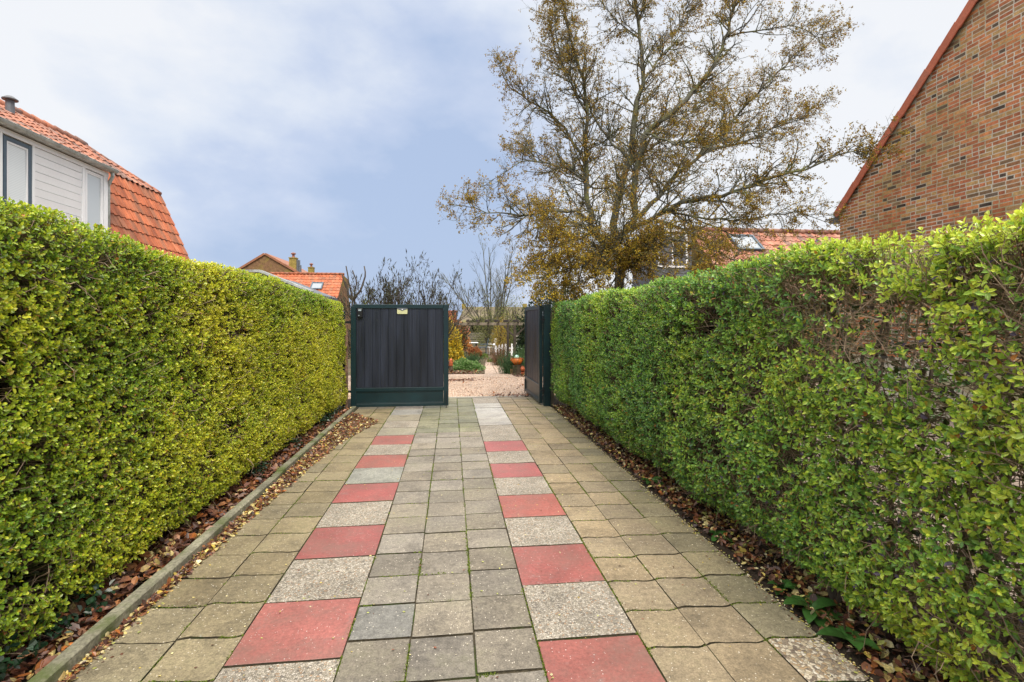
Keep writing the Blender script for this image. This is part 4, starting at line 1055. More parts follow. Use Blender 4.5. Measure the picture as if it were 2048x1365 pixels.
# seed-spiked shrubs behind the closed leaf
budd = [(.06, .065, .045), (.08, .07, .05), (.11, .12, .065), (.05, .04, .035), (.14, .16, .08)]
def spiky(u, v, D, label, nst, spread):
    p = onD(u, v, D); h = p[2]+.05; loc = p*np.array([1, 1, 0]) + np.array([0, 0, float(gz(p[1]))])
    root, P, tips = shrub_tree('tall_shrub', label, 'shrub', loc, h, nst, spread, .02, 2, None, .10, split=(9, 7, 3), ang=(.2, .65))
    n = len(P); A = nrm(P[:, -1]-P[:, -2])
    V1 = leaves(P[:, -1], nrm(A + np.array([0, 0, .3])), rdir(n), rs.uniform(.07, .16, n), rs.uniform(.018, .030, n), np.array(budd)[rs.randint(0, 4, n)], simple=True)
    V2 = leaves(P[:, -1], nrm(A + np.array([0, 0, .3])), np.cross(A, rdir(n)), rs.uniform(.07, .16, n), rs.uniform(.018, .030, n), np.array(budd)[rs.randint(0, 4, n)], simple=True)
    m = n*3; ii = rs.randint(0, n, m); kk = rs.randint(1, 5, m)
    V3 = leaves(P[ii, kk], nrm(rdir(m)+np.array([0, 0, -.4])), rdir(m), rs.uniform(.05, .10, m), rs.uniform(.012, .02, m), np.array(budd)[rs.randint(0, 5, m)], simple=True)
    V, Q, C = join([V1, V2, V3]); quads('seed_spikes', V, Q, M['leaf_tree'], root, C)
spiky(788, 492, 13.5, 'tallest dark shrub with upright seed spikes behind the middle of the closed gate leaf', 15, .15)
spiky(862, 506, 14.3, 'looser dark shrub with seed spikes behind the free end of the closed gate leaf', 13, .15)
spiky(738, 572, 13.2, 'lowest spiky dark shrub behind the hinged end of the closed gate leaf', 10, .2)
# cut stubby stems
p = onD(706, 540, 15); loc = p*np.array([1, 1, 0])+[0, 0, -.1]
st = thing('pollarded_tree', 'small pollarded tree with three bare stubby stems right of the orange barn', 'tree', tuple(loc)); mb = MB()
for (pts) in (((706, 640), (704, 590), (697, 560), (692, 533)), ((706, 640), (710, 590), (712, 565), (705, 540)), ((708, 600), (722, 580), (731, 548), (729, 534)), ((704, 600), (695, 590), (692, 570), (684, 548))):
    q = [onD(u, v, 15) for u, v in pts]; 
    if pts[0][1] == 640: q[0] = loc
    q, _ = resample(q, .15); q[1:] += rs.normal(0, .012, q[1:].shape); mb.tube(list(q), list(np.linspace(.038, .017, len(q))), 7)
mb.build('trunk', M['bark_dark'], st, smooth=True)
s1 = np.tile(onD(705, 590, 15), (26, 1)) + rs.normal(0, .12, (26, 3)); P, Rr = grow(s1, np.stack([rs.normal(0, .6, 26), rs.normal(0, .6, 26), np.ones(26)], 1), rs.uniform(.3, .7, 26), np.full(26, .006), 5, .15, np.array([0, 0, .1]))
V, Q, C = tubes(P, Rr, 3); quads('twigs', V, Q, M['bark_dark'], st)
# evergreen shoot at the hedge end
def mound(name, label, cat, loc, rx, ry, rz, n, L, pal, mt='leaf_tree', up=.4, w=(.4, .7), hollow=.5, shape=2.0, kind=None, stems=None):
    d = rdir(n); d[:, 2] = np.abs(d[:, 2]); rad = rs.uniform(hollow, 1, n)**(1/shape); lump = .72 + .5*vn2(d[:, 0]*2.5+7+loc[0], d[:, 1]*2.5+3+d[:, 2]*2)
    P = np.array(loc) + d*np.array([rx, ry, rz])*(rad*lump)[:, None]
    A = nrm(d + rdir(n)*.7 + np.array([0, 0, up])); Lr = rs.uniform(L[0], L[1], n)
    c = np.array(pal)[rs.randint(0, len(pal), n)]*rs.uniform(.7, 1.25, (n, 1))
    V, Q, C = leaves(P, A, nrm(d+rdir(n)*.6), Lr, Lr*rs.uniform(w[0], w[1], n), c, .25, .15, simple=True)
    if stems:
        root = thing(name, label, cat, tuple(loc)); quads('foliage', V, Q, M[mt], root, C)
        m = 14; P, Rr = grow(np.tile(loc, (m, 1)), np.stack([rs.normal(0, .35, m)*rx/rz, rs.normal(0, .35, m)*ry/rz, np.ones(m)], 1), rs.uniform(.6, .95, m)*rz, np.full(m, .012*rz+.004), 5, .12, np.array([0, 0, 0.]))
        V, Q, C = tubes(P, Rr, 4); quads('stems', V, Q, M['bark_dark'], root); return root
    o = quads(name, V, Q, M[mt], None, C); return tag(o, label, cat, kind=kind)
p = onD(722, 600, 11.5); mound('conifer', 'small yellow-green conifer poking up behind the end of the yellow-green hedge', 'tree', (p[0], p[1], 0), .22, .25, p[2]+.10, 4200, (.03, .06), [(.14, .17, .03), (.20, .22, .04), (.09, .12, .03)], up=1.2, w=(.2, .35), stems=True)
# distant bare tree with upswept branches
p = onD(985, 640, 44); loc = np.array([p[0], p[1], -.6])
bt, Pb, tb = shrub_tree('bare_tree', 'tall leafless tree with upswept fan of branches standing above the far garden', 'tree', loc, 11.2, 9, .36, .075, 3, None, .06, bark='bark', split=(10, 7, 4), wob=.08, ang=(.25, .8), rngt=(.2, .95))
# dark conifers / evergreen mass right of the opening behind the open leaf
p = onD(1085, 640, 24); mound('evergreen_tree', 'dark evergreen showing between the open gate leaf and the big tree', 'tree', (p[0], p[1], -.4), 1.5, 1.2, 3.3, 9000, (.07, .14), [(.03, .055, .025), (.05, .08, .03), (.02, .035, .02)], stems=True)
p = onD(1150, 640, 22); mound('evergreen_tree', 'second dark evergreen behind the trunk base of the big tree', 'tree', (p[0], p[1], -.4), 1.7, 1.2, 3.3, 9000, (.07, .14), [(.05, .06, .03), (.07, .08, .035), (.03, .04, .02)], stems=True)
p = onD(1250, 640, 16); mound('undergrowth', 'tangled olive and brown undergrowth behind the big tree', 'shrub', (p[0]-.6, p[1], -.1), 2.6, 1.0, 3.0, 9000, (.04, .09), [(.10, .085, .03), (.16, .12, .03), (.06, .05, .035), (.22, .16, .03)], stems=True, hollow=.1)

# ------------------------------------------------------------------ garden through the gate
# gravel path and beds
pa = [G(905, 741), G(962, 741), G(967, 722), G(972, 711), G(990, 711), G(990, 724), G(1004, 741), G(1052, 750)]
V = []; 
def sheet(name, pts, mt, dz):
    pts = [np.array([p[0], p[1], float(gz(p[1]))+dz]) for p in pts]; mb = MB(); mb.add(pts, [tuple(range(len(pts)))]); return tag(mb.build(name, mt), kind='structure')
y_a = 14.95
sheet('garden_path', [(.98, y_a, 0), (1.80, y_a, 0), (1.95, 19.5, 0), (2.35, 26, 0), (1.75, 26, 0), (1.25, 19.5, 0)], M['gravel'], .008)
n = 26000; Y = 10.32 + 5.2*rs.rand(n)**1.3; X = rs.uniform(-2.2, 4.2, n); Z = gz(Y) + .006
A = nrm(rdir(n)*np.array([1, 1, .3])); sz = rs.uniform(.010, .024, n)
gp = np.array([(.60, .43, .31), (.45, .30, .21), (.72, .57, .44), (.55, .36, .25), (.78, .66, .55), (.30, .21, .16)])
P = np.stack([X, Y, Z], 1); S_ = nrm(np.cross(A, [0, 0, 1.])); up = np.array([0, 0, 1.])
h_ = sz[:, None]
V = np.stack([P+A*h_*.6, P+S_*h_*.45, P-A*h_*.6, P-S_*h_*.45, P+up*h_*.4], 1).reshape(-1, 3); b0 = np.arange(n)[:, None]*5
Fq = np.concatenate([b0+[[0, 1, 4]], b0+[[1, 2, 4]], b0+[[2, 3, 4]], b0+[[3, 0, 4]]], 1).reshape(-1, 3)
C = np.repeat(gp[rs.randint(0, 6, n)]*rs.uniform(.8, 1.2, (n, 1)), 5, axis=0)
tag(quads('gravel_stones', V, Fq, mat('pebble', None, .75, .3, None), None, C), 'loose pinkish beige gravel beyond the gate', 'gravel', kind='stuff')
# leaves blown on the gravel
cx = np.concatenate([rs.normal(G(905, 762)[0]+.1, .35, 260), rs.normal(G(1035, 790)[0], .35, 160), rs.uniform(0, 3, 80)])
cy = np.concatenate([rs.normal(G(905, 762)[1], .18, 260), np.abs(rs.normal(10.35, .08, 160)), rs.uniform(10.4, 15, 80)])
tag(litter('blown_leaves', cx, cy, gz(cy)+.012+rs.rand(len(cx))*.02, rs.uniform(.03, .07, len(cx)), brown+[(.35, .13, .04)], .4), 'small brown leaf heaps blown onto the gravel', 'leaves')

cx = np.concatenate([rs.uniform(-3, 1.0, 5200), rs.uniform(1.9, 5, 3000)]); cy = np.where(cx < 1.5, 16.5, 15.0) + 9*rs.rand(len(cx))**1.5
tag(litter('leaf_litter', cx, cy, gz(cy)+rs.rand(len(cx))*.03, rs.uniform(.05, .11, len(cx)), brown+[(.09, .13, .04), (.14, .18, .05), (.35, .2, .06)], .4), 'brown and green ground litter over the garden beds beyond the gravel', 'leaves')
def at(u, v): q = G(u, v); return np.array([q[0], q[1], q[2]]), q[1]*CT + q[0]*ST
def px(D): return D/F
GR = [(.07, .15, .03), (.11, .20, .04), (.16, .27, .06), (.05, .11, .03)]
p, D = at(934, 741); mound('ground_cover_plant', 'low bright green leafy clump at the front of the bed beside the gravel', 'plant', p+[0, .2, 0], 34*px(D), .5, 20*px(D), 3600, (.04, .08), [(.14, .28, .07), (.20, .34, .10), (.09, .19, .05), (.30, .40, .18)], up=.1, w=(.6, .9), hollow=.2)
def grassy(label, u, v, wpx, hpx, n, pal, name='upright_herb', w=(.05, .09)):
    p, D = at(u, v); rx = wpx*px(D)/2; h = hpx*px(D)
    P = np.tile(p, (n, 1)) + np.stack([rs.normal(0, rx*.5, n), rs.normal(0, .18, n), np.zeros(n)], 1)
    A = nrm(np.stack([(P[:, 0]-p[0])/h*.5 + rs.normal(0, .13, n), rs.normal(0, .2, n), np.ones(n)], 1)); L = h*rs.uniform(.4, 1.02, n)
    Pp, Rr = grow(P, A, L, np.full(n, .006), 4, .08, np.zeros(3)); T1 = tubes(Pp, Rr, 3, np.array(pal)[rs.randint(0, len(pal), n)]*.7)
    m = n*26; ii = rs.randint(0, n, m); t = rs.uniform(.15, 1, m)*3; k = np.minimum(t.astype(int), 2); f = (t-k)[:, None]
    q = Pp[ii, k]*(1-f)+Pp[ii, k+1]*f
    T2 = leaves(q, nrm(rdir(m)*.8+np.array([0, 0, .9])), rdir(m), rs.uniform(.03, .06, m), rs.uniform(.008, .014, m), np.array(pal)[rs.randint(0, len(pal), m)]*rs.uniform(.7, 1.3, (m, 1)), simple=True)
    V, Q, C = join([T1, T2]); tag(quads(name, V, Q, M['leaf_tree'], None, C), label, 'plant')
RM = [(.06, .13, .05), (.09, .18, .07), (.12, .22, .09), (.04, .09, .04)]
grassy('upright green rosemary bush behind the low leafy clump', 944, 727, 34, 24, 150, RM)
grassy('large upright green rosemary bush behind the terracotta bowl', 1024, 748, 46, 46, 260, RM)
grassy('tall pale green rosemary at the foot of the open gate leaf', 1046, 742, 26, 52, 150, [(.09, .17, .06), (.14, .24, .09), (.07, .13, .05)])
grassy('dry reddish brown stalks beside the gravel path', 996, 731, 24, 34, 120, [(.17, .075, .04), (.22, .11, .06), (.12, .06, .04), (.28, .17, .09)], 'dried_perennial')
grassy('tall brown faded flower stems in the middle of the garden', 1004, 716, 22, 40, 90, [(.20, .11, .05), (.15, .09, .05), (.28, .20, .07)], 'dried_perennial')
p, D = at(968, 716); mound('low_plant', 'small lime green cushion plant at the far end of the gravel path', 'plant', p, 9*px(D), .3, 9*px(D), 600, (.03, .06), [(.22, .30, .05), (.14, .22, .04)], stems=True)
p, D = at(982, 725); mound('low_plant', 'pale green tuft on the edge of the narrow gravel path', 'plant', p, 8*px(D), .25, 6*px(D), 500, (.03, .06), [(.28, .33, .10), (.18, .25, .06)], stems=True)
# hydrangea with brown heads
p, D = at(950, 716); mound('hydrangea', 'rounded hydrangea with rusty brown flower heads', 'shrub', p+[0, 0, .1], 14*px(D), .5, 18*px(D), 1500, (.05, .10), [(.36, .14, .05), (.28, .11, .05), (.44, .20, .08)], w=(.7, 1.0), stems=True)
p, D = at(905, 735); mound('yellow_shrub', 'bright yellow leaved shrub beside the free end of the closed gate leaf', 'shrub', p+[0, 0, .3], 23*px(D), .8, 72*px(D), 2700, (.05, .12), [(.62, .45, .03), (.70, .52, .06), (.48, .36, .04), (.30, .28, .05)], up=-.2, w=(.5, .8), hollow=.15, stems=True)
p, D = at(906, 715); mound('maple_tree', 'orange autumn maple above the yellow shrub', 'tree', p+[0, 0, .4], 40*px(D), 1.2, 68*px(D), 4200, (.07, .14), [(.55, .20, .05), (.62, .27, .08), (.45, .14, .04), (.60, .35, .10)], hollow=.3, up=0, stems=True)
# apple trees
def apple(u, vb, vt, w, label, n, pal, D=None):
    p, D = at(u, vb); mound('fruit_tree', label, 'tree', p+[0, 0, .5], w*px(D), 1.1, (vb-vt)*px(D)*1.12, int(n*1.7), (.05, .09), pal, hollow=.05, up=0, w=(.4, .7), stems=True)
AP = [(.16, .19, .06), (.22, .24, .08), (.28, .26, .10), (.12, .13, .06)]
apple(975, 706, 626, 32, 'thin fruit tree with pale olive leaves behind the middle of the pergola', 2400, AP)
apple(1015, 703, 622, 34, 'broad fruit tree with pale green leaves behind the pergola posts', 3000, [(.20, .24, .06), (.26, .30, .08), (.14, .17, .06), (.34, .30, .10)])
apple(1040, 706, 628, 24, 'olive green small tree beside the open gate leaf, beyond the pergola', 2200, AP)
apple(1000, 710, 655, 20, 'fruit bush with yellow autumn leaves under the pergola beam', 1500, [(.48, .36, .05), (.34, .28, .05), (.26, .16, .06)])
apple(920, 704, 660, 17, 'greyish purple twiggy shrub between yellow shrub and slatted fence', 1500, [(.15, .11, .10), (.20, .15, .12)])
p, D = at(1046, 708); mound('holly_bush', 'dark blue-green bush in front of the pale right-hand fence', 'shrub', p, 16*px(D), .6, 30*px(D), 1800, (.05, .09), [(.03, .09, .06), (.05, .13, .08)], stems=True)
# pergola
YP = 23.0
pz = float(onY(960, 648, YP)[2]); x0 = float(onY(885, 648, YP)[0]); x1 = float(onY(1075, 648, YP)[0]); gP = float(gz(YP))
pg = thing('pergola', 'weathered wooden pergola beam on posts spanning the garden behind the gate', 'pergola', ((x0+x1)/2, YP, gP))
mb = MB(); mb.box(x0, x1, YP-.04, YP+.04, pz-.07, pz+.05, b=.006); mb.build('beam', M['post_wood'], pg)
mb = MB()
xx = x0+.25
while xx < x1-.1: mb.box(xx-.04, xx+.04, YP-.25, YP+1.8, pz+.072, pz+.19, b=.005); xx += 20*px(YP*1.0)
mb.build('rafters', M['bark_dark'], pg)
for uu in (1021.5, 1029.5, 893):
    q = onY(uu, 690, YP); mb = MB(); yy = 0 if uu != 1021.5 else 1.2; mb.box(q[0]-.055, q[0]+.055, YP-.05+yy, YP+.05+yy, gP-.1, pz-.072, b=.006); mb.build('post', M['post_wood'] if uu < 900 else M['bark_dark'], pg)
q = onY(1029.5, 690, YP)
mb = MB()
for sg in (-1, 1): mb.obox((q[0]+sg*.28, YP, pz-.32), (sg, 0, 1), (0, 1, 0), (-1, 0, sg), .30, .035, .035)
mb.build('brace', M['bark_dark'], pg)
# slatted fence
def slat_fence(label, u0, u1, vt, Yf, mt, nsl, gap):
    a = onY(u0, vt, Yf); b_ = onY(u1, vt, Yf); g0 = float(gz(Yf)); root = thing('slatted_fence', label, 'fence', (float(a[0]+b_[0])/2, Yf, g0))
    mb = MB(); Hh = a[2]-g0; st_ = Hh/nsl
    for i in range(nsl): mb.box(a[0], b_[0], Yf-.012, Yf+.012, g0+i*st_+gap, g0+(i+1)*st_, col=np.array((1, 1, 1.)))
    mb.build('slats', mt, root)
    x = a[0]
    while x < b_[0]+.01: mb = MB(); mb.box(x-.045, x+.045, Yf+.013, Yf+.10, g0-.1, a[2]+.03); mb.build('post', M['post_wood'], root); x += 1.8
slat_fence('long weathered slatted fence at the back of the garden behind the trunk', 925, 1018, 666, 40, M['fence'], 9, .06)
slat_fence('pale open slatted fence right of the pergola posts', 1030, 1075, 671, 34, M['farwall'], 5, .16)
# leaning trunk / stump
p, D = at(972, 697); tk = [p, p+[.02, 0, .6], p+[.06, 0, 32*px(D)*.98]]
tr = thing('tree_stump', 'tall bare dark trunk stub standing before the slatted fence', 'stump', tuple(p)); mb = MB(); q_, _ = resample(tk, .25); mb.tube(list(q_), list(np.linspace(.19, .125, len(q_))), 10); mb.build('trunk', M['bark_dark'], tr, smooth=True)
# table and chairs
p, D = at(941, 708); tbl = thing('garden_table', 'pale topped garden table between the yellow shrub and the trunk stub', 'table', tuple(p)); s_ = px(D)
tzz = p[2] + .72; mb = MB(); mb.box(p[0]-.62, p[0]+.50, p[1]-.4, p[1]+.4, tzz, tzz+.04, b=.008); mb.build('tabletop', M['white'], tbl)
for sx_ in (-.5, .38):
    for sy_ in (-.32, .32): mb = MB(); mb.box(p[0]+sx_-.03, p[0]+sx_+.03, p[1]+sy_-.03, p[1]+sy_+.03, p[2]-.03, tzz-.002); mb.build('leg', M['metal_dark'], tbl)
def chair(u, v, label, mt, yaw, sc=1.0):
    p, D = at(u, v); r = thing('garden_chair', label, 'chair', tuple(p)); c, s = math.cos(yaw), math.sin(yaw); f = np.array([c, s, 0]); sd_ = np.array([-s, c, 0]); up = np.array([0, 0, 1.])
    def bb(nm, o, hx_, hy_, hz_, lean=0): mb = MB(); mb.obox(p + f*o[0]*sc + sd_*o[1]*sc + up*o[2]*sc, f - up*lean, sd_, up + f*lean, hx_*sc, hy_*sc, hz_*sc, b=.01); mb.build(nm, mt, r)
    bb('seat', (0, 0, .44), .24, .24, .02); bb('backrest', (-.30, 0, .74), .02, .24, .28, -.25)
    for a in (-.2, .2):
        for b__ in (-.2, .2): bb('leg', (a, b__, .20), .018, .018, .215)
    for b__ in (-.25, .25): bb('armrest', (-.02, b__, .64), .22, .025, .015)
chair(966, 708, 'dark blue garden chair facing the pale topped table', M['frame_blue'], math.pi)
chair(982, 708, 'white garden chair beside the path, right of the dark blue chair', M['white'], math.pi+.3)
# white picket pieces
p, D = at(1008, 712); wf = thing('picket_fence', 'short white picket fence in front of the pergola posts', 'fence', tuple(p)); s_ = px(D)
for i in range(9):
    if i in (4,): continue
    hh_ = (26 - abs(i-4)*1.2)*s_; xx = p[0] - .55 + i*.20; mb = MB(); mb.prism([(xx, p[1], p[2]), (xx+.10, p[1], p[2]), (xx+.10, p[1], p[2]+hh_-.06), (xx+.05, p[1], p[2]+hh_), (xx, p[1], p[2]+hh_-.06)], (0, .02, 0)); mb.build('picket', M['white'], wf)
mb = MB(); 
for z_ in (.2, .45): mb.box(p[0]-.6, p[0]+1.25, p[1]+.021, p[1]+.045, p[2]+z_, p[2]+z_+.05)
mb.build('rail', M['white'], wf)
# pole with ball
p, D = at(986, 720); po = thing('garden_pole', 'thin pole with white ball finial beside the gravel path', 'pole', tuple(p)); mb = MB(); mb.tube([p, p+[0, 0, 38*px(D)]], .014, 8); mb.build('pole_shaft', M['bark_dark'], po); mb = MB()
zz_ = 30*px(D); mb.lathe((p[0]+.05, p[1]-.02, p[2]+zz_-.07), [(.01, 0), (.05, .02), (.07, .07), (.05, .12), (.01, .14)], 14); mb.build('ball', M['white'], po, smooth=True)
# bowl on a log, logs, little pots
p, D = at(1034, 749); s_ = px(D)
mb = MB(); mb.lathe(p-[0, 0, .02], [(.17, 0), (.155, .1), (.15, .25), (.155, 20*s_)], 14); tag(mb.build('log', M['log']), 'upright bark covered log carrying the glazed bowl', 'log')
top = p + [0, 0, 20*s_-.015]
bw_ = thing('glazed_bowl', 'round orange glazed bowl standing on the upright log', 'pot', tuple(top)); mb = MB()
mb.lathe(top, [(.07, 0), (.11, .02), (.165, .08), (.175, .13), (.15, .185), (.14, .20), (.155, .215), (.13, .215), (.10, .17)], 22); mb.build('bowl_body', M['glazed'], bw_, smooth=True)
for sg in (-1, 1): mb = MB(); mb.tube([top+[sg*.155, 0, .10], top+[sg*.20, 0, .15], top+[sg*.185, 0, .20], top+[sg*.14, 0, .205]], .014, 8); mb.build('handle', M['glazed'], bw_, smooth=True)
mb = MB(); mb.lathe(top+[-.01, 0, .17], [(.01, 0), (.06, .02), (.08, .07), (.06, .12), (.01, .145)], 18); tag(mb.build('glass_ball', M['ball'], smooth=True), 'pale green glass ball lying in the orange glazed bowl', 'ball')
def small_log(u, v, r, h, label, mt='log', lean=0): 
    q, D = at(u, v); mb = MB(); mb.tube([q-[0, 0, .02], q+[lean, 0, h]], [r, r*.95], 12); tag(mb.build('log', M[mt]), label, 'log')
M['logpale'] = mat('cut_wood', (.42, .25, .12), .8, .2, (8, .3), (40, .3))
small_log(1024.5, 749, .06, .17, 'short pale cut log left of the upright log', 'logpale'); small_log(1040, 748, .06, .24, 'thin leaning pale log right of the upright log', 'logpale', .04)
q, D = at(1046, 749); mb = MB(); mb.box(q[0]-.18, q[0]+.16, q[1]-.07, q[1]+.07, q[2]-.01, q[2]+.07, b=.008); tag(mb.build('clay_block', M['terracotta']), 'flat terracotta block on the gravel under the small clay pot', 'block')
mb = MB(); mb.lathe((q[0]-.03, q[1], q[2]+.069), [(.05, 0), (.09, .05), (.10, .10), (.085, .15), (.06, .17), (.075, .19)], 16); tag(mb.build('clay_pot', M['terracotta'], smooth=True), 'small terracotta pot on the flat clay block', 'pot')
# totem at the left edge of the opening
q, D = at(902, 742); to = thing('clay_totem', 'stacked orange clay totem on a dark base beside the closed gate leaf', 'ornament', tuple(q)); mb = MB(); mb.tube([q, q+[0, 0, .16]], .07, 10); mb.build('base', M['log'], to)
mb = MB(); mb.lathe(q+[0, 0, .16], [(.05, 0), (.085, .04), (.05, .09), (.08, .13), (.045, .18), (.07, .22), (.02, .27)], 14); mb.build('rings', M['terracotta'], to, smooth=True)
# white sign on a dark post
q, D = at(924, 732); sg_ = thing('garden_marker', 'small white rectangular plate on a dark post among the plants', 'marker', tuple(q)); mb = MB(); mb.box(q[0]-.03, q[0]+.03, q[1]-.02, q[1]+.02, q[2], q[2]+.33); mb.build('post', M['metal_dark'], sg_); mb = MB(); mb.box(q[0]-.07, q[0]+.05, q[1]-.03, q[1]-.021, q[2]+.33, q[2]+.42); mb.build('plate', M['white'], sg_)
# little shed with reddish roof
pq = onY(927, 662, 48); sh = thing('small_shed', 'small shed with faded red roof behind the slatted fence', 'shed', (float(pq[0]), 48, -.6)); mb = MB(); mb.box(pq[0]-1.3, pq[0]+.9, 47.6, 50, -.6, pq[2]-.1); mb.build('wall', M['farbrick'], sh)
mb = MB(); mb.prism([(pq[0]-1.5, 47.3, pq[2]-.18), (pq[0]-1.5, 48.8, pq[2]+.35), (pq[0]-1.5, 50.2, pq[2]-.18)], (2.6, 0, 0)); mb.build('roof', mat('faded_red', (.32, .10, .10), .8, .2, (3, .2)), sh)
# far house with olive grey roof
YH = 85; a = onY(914, 648, YH); b_ = onY(1075, 648, YH); ra_ = onY(936, 614, YH+4); zr = float(ra_[2]); 
fh = thing('far_house', 'distant house with long mossy grey-brown roof and two chimneys beyond the bare tree', 'house', (float(a[0]+b_[0])/2, YH, -.6))
mb = MB(); mb.prism([(a[0]+.3, YH+.3, -.6), (a[0]+.3, YH+.3, a[2]-.2), (a[0]+.3+1.6, YH+4, zr-.2), (a[0]+.3, YH+7.7, a[2]-.2), (a[0]+.3, YH+7.7, -.6)], (b_[0]-a[0]-.3, 0, 0)); mb.build('wall', M['farwall'], fh)
mb = MB(); e = np.array([a[0], YH, a[2]]); rdg = np.array([ra_[0]-.6, YH+4, zr]); mb.add([e, (b_[0], YH, a[2]), (b_[0], YH+4, zr), rdg, e+[0, 8, 0], (b_[0], YH+8, a[2])], [(0, 1, 2, 3), (3, 2, 5, 4), (0, 3, 4)])
mb.add([e-[0, 0, .2], (b_[0], YH, a[2]-.2), (b_[0], YH, a[2]-.003), e-[0, 0, .003]], [(0, 1, 2, 3)]); mb.build('roof', mat('mossy_roof', (.15, .125, .09), .9, .2, (.8, .3), (6, .2), stain=(.5, (.17, .155, .06), .5, .65)), fh)
for uu in (924.5, 1046.5):
    c_ = onY(uu+3, 608, YH+4); mb = MB(); mb.box(c_[0]-.35, c_[0]+.35, YH+3.6, YH+4.4, zr-.5, c_[2]); mb.build('chimney', M['chimney'], fh)
q = onY(905, 624, 60); mb = MB(); mb.box(q[0]-.55, q[0]+.5, 60, 61, -.6, q[2], b=.03); mb.box(q[0]-.62, q[0]+.57, 59.95, 61.05, q[2], q[2]+.15, b=.02); tag(mb.build('brick_chimney_stack', M['verge']), 'orange brick chimney stack at the edge of the closed gate leaf', 'chimney')
# garden hedge line hiding the horizon left and right
def backdrop_hedge(label, u0, u1, D, h, pal, n, name='boundary_hedge'):
    a = onD(u0, 640, D); b_ = onD(u1, 640, D); t = rs.rand(n); P = a*(1-t[:, None]) + b_*t[:, None]; g = float(gz(a[1]))
    P[:, 2] = g + rs.rand(n)**.8*h*(.8+.4*vn1(t*14, t*0+D)); P[:, 1] += rs.normal(0, .3, n); c = np.array(pal)[rs.randint(0, len(pal), n)]*rs.uniform(.6, 1.3, (n, 1)); L = rs.uniform(.08, .16, n)*D/25
    V, Q, C = leaves(P, rdir(n), rdir(n), L, L*.7, c, simple=True); tag(quads(name, V, Q, M['leaf_tree'], None, C), label, 'hedge')
backdrop_hedge('mixed green hedge behind the fruit trees at the end of the garden', 940, 1120, 43, 2.0, [(.09, .10, .05), (.13, .13, .07), (.07, .08, .04), (.16, .15, .09)], 9000)
backdrop_hedge('low brownish shrub line behind the closed gate leaf', 690, 935, 30, 1.9, [(.12, .09, .05), (.09, .10, .04), (.17, .12, .06)], 6000)

# ------------------------------------------------------------------ sky and sun
w = bpy.data.worlds.new('World'); scene.world = w; w.use_nodes = True; nt = w.node_tree
bg = nt.nodes['Background']; bg.inputs[1].default_value = .1
sky = nt.nodes.new('ShaderNodeTexSky'); sky.sky_type = 'NISHITA'; sky.sun_disc = False; SE, SR = R(54), R(166)
sky.sun_elevation = SE; sky.sun_rotation = SR; sky.air_density = 1.2; sky.dust_density = 2.0
tc = nt.nodes.new('ShaderNodeTexCoord')
mp = nt.nodes.new('ShaderNodeMapping'); mp.inputs['Scale'].default_value = (1, 1, 1.8); mp.inputs['Location'].default_value = (.35, .2, .1); nt.links.new(tc.outputs['Generated'], mp.inputs[0])
n1 = noise(nt, 2.2, 7, mp.outputs[0], .5); n2 = noise(nt, 5.5, 6, mp.outputs[0], .55)
def dirdot(u, v, sharp):
    d = nrm(ray(u, v)); dp = nt.nodes.new('ShaderNodeVectorMath'); dp.operation = 'DOT_PRODUCT'; nt.links.new(tc.outputs['Generated'], dp.inputs[0]); dp.inputs[1].default_value = tuple(d)
    return ramp(nt, dp.outputs['Value'], [(math.cos(R(sharp)), 0), (1.0, 1)]) if False else (dp.outputs['Value'], sharp)
def blob(u, v, deg):
    val, s_ = dirdot(u, v, deg); mr = nt.nodes.new('ShaderNodeMapRange'); mr.interpolation_type = 'SMOOTHERSTEP'
    mr.inputs['From Min'].default_value = math.cos(R(deg)); mr.inputs['From Max'].default_value = 1.0; nt.links.new(val, mr.inputs['Value']); return mr.outputs[0]
def m2(op, a, b):
    n = nt.nodes.new('ShaderNodeMath'); n.operation = op
    for i, x in enumerate((a, b)):
        if isinstance(x, bpy.types.NodeSocket): nt.links.new(x, n.inputs[i])
        else: n.inputs[i].default_value = x
    return n.outputs[0]
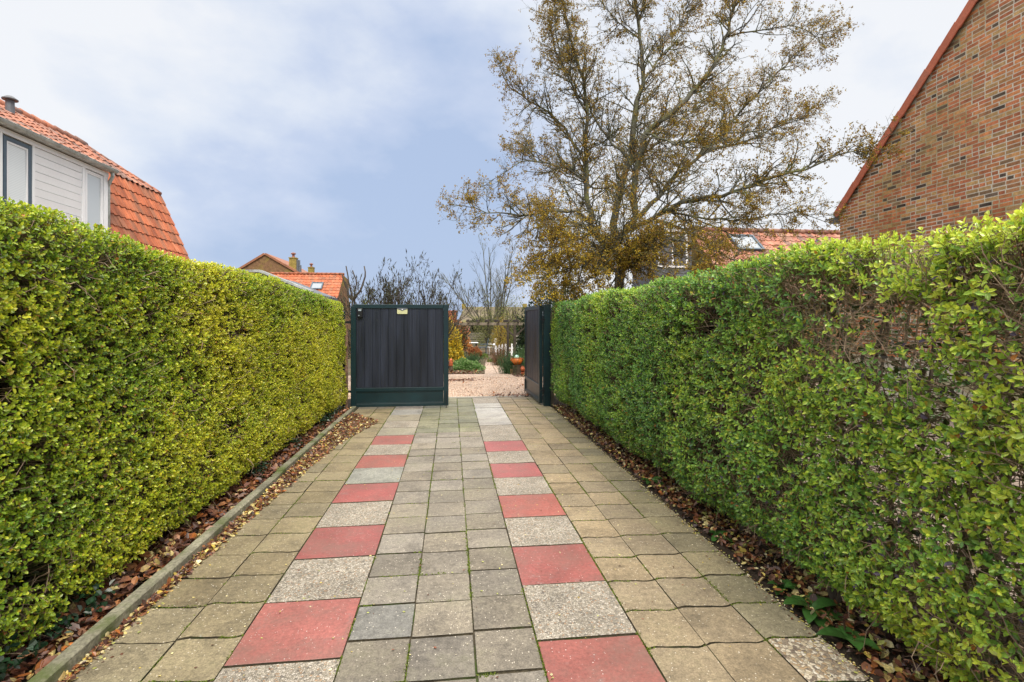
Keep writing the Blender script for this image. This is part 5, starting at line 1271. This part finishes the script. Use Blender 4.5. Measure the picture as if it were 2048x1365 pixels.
# cloud cover: 1 bright cloud, 0 thin blue-grey
f = m2('ADD', m2('MULTIPLY', n1, 1.5), m2('MULTIPLY', n2, 1.15))
f = m2('SUBTRACT', f, .58)
f = m2('SUBTRACT', f, m2('MULTIPLY', blob(640, 330, 34), .62))
f = m2('SUBTRACT', f, m2('MULTIPLY', blob(700, 560, 30), .35))
f = m2('ADD', f, m2('MULTIPLY', blob(60, 60, 40), .6))
f = m2('ADD', f, m2('MULTIPLY', blob(1750, 250, 45), .35))
EXP = .62
def dl(r, g, b):
    f_ = lambda c: ((c/255+.055)/1.055)**2.4 if c > 10 else c/255/12.92
    return tuple(f_(c)*10/2**EXP for c in (r, g, b))
cl = ramp(nt, f, [(.0, dl(181, 200, 232)), (.35, dl(203, 216, 241)), (.65, dl(227, 235, 249)), (1.0, dl(248, 250, 254))])
cm = mix(nt, sky.outputs[0], cl, .93)
# an overcast sky brightens towards the zenith
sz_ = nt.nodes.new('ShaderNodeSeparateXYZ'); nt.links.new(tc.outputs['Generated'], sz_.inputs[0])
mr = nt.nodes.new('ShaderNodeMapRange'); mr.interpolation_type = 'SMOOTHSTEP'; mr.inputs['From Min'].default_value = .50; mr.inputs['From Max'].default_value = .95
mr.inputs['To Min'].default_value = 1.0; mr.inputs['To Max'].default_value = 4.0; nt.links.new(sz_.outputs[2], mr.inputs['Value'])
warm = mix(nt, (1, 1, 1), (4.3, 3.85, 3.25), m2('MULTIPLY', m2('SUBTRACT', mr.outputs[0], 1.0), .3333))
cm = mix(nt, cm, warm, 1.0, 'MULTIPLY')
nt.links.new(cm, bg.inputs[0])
sun = bpy.data.lights.new('sun', 'SUN'); sun.energy = 2.3; sun.angle = R(22); sun.color = (1, .93, .82)
so = bpy.data.objects.new('sun', sun); COL.objects.link(so)
az = SR
dv = Vector((math.sin(az)*math.cos(SE), math.cos(az)*math.cos(SE), math.sin(SE)))
so.rotation_euler = dv.to_track_quat('Z', 'Y').to_euler()
scene.cycles.max_bounces = 6; scene.cycles.transparent_max_bounces = 4; scene.cycles.diffuse_bounces = 3
scene.view_settings.exposure = EXP
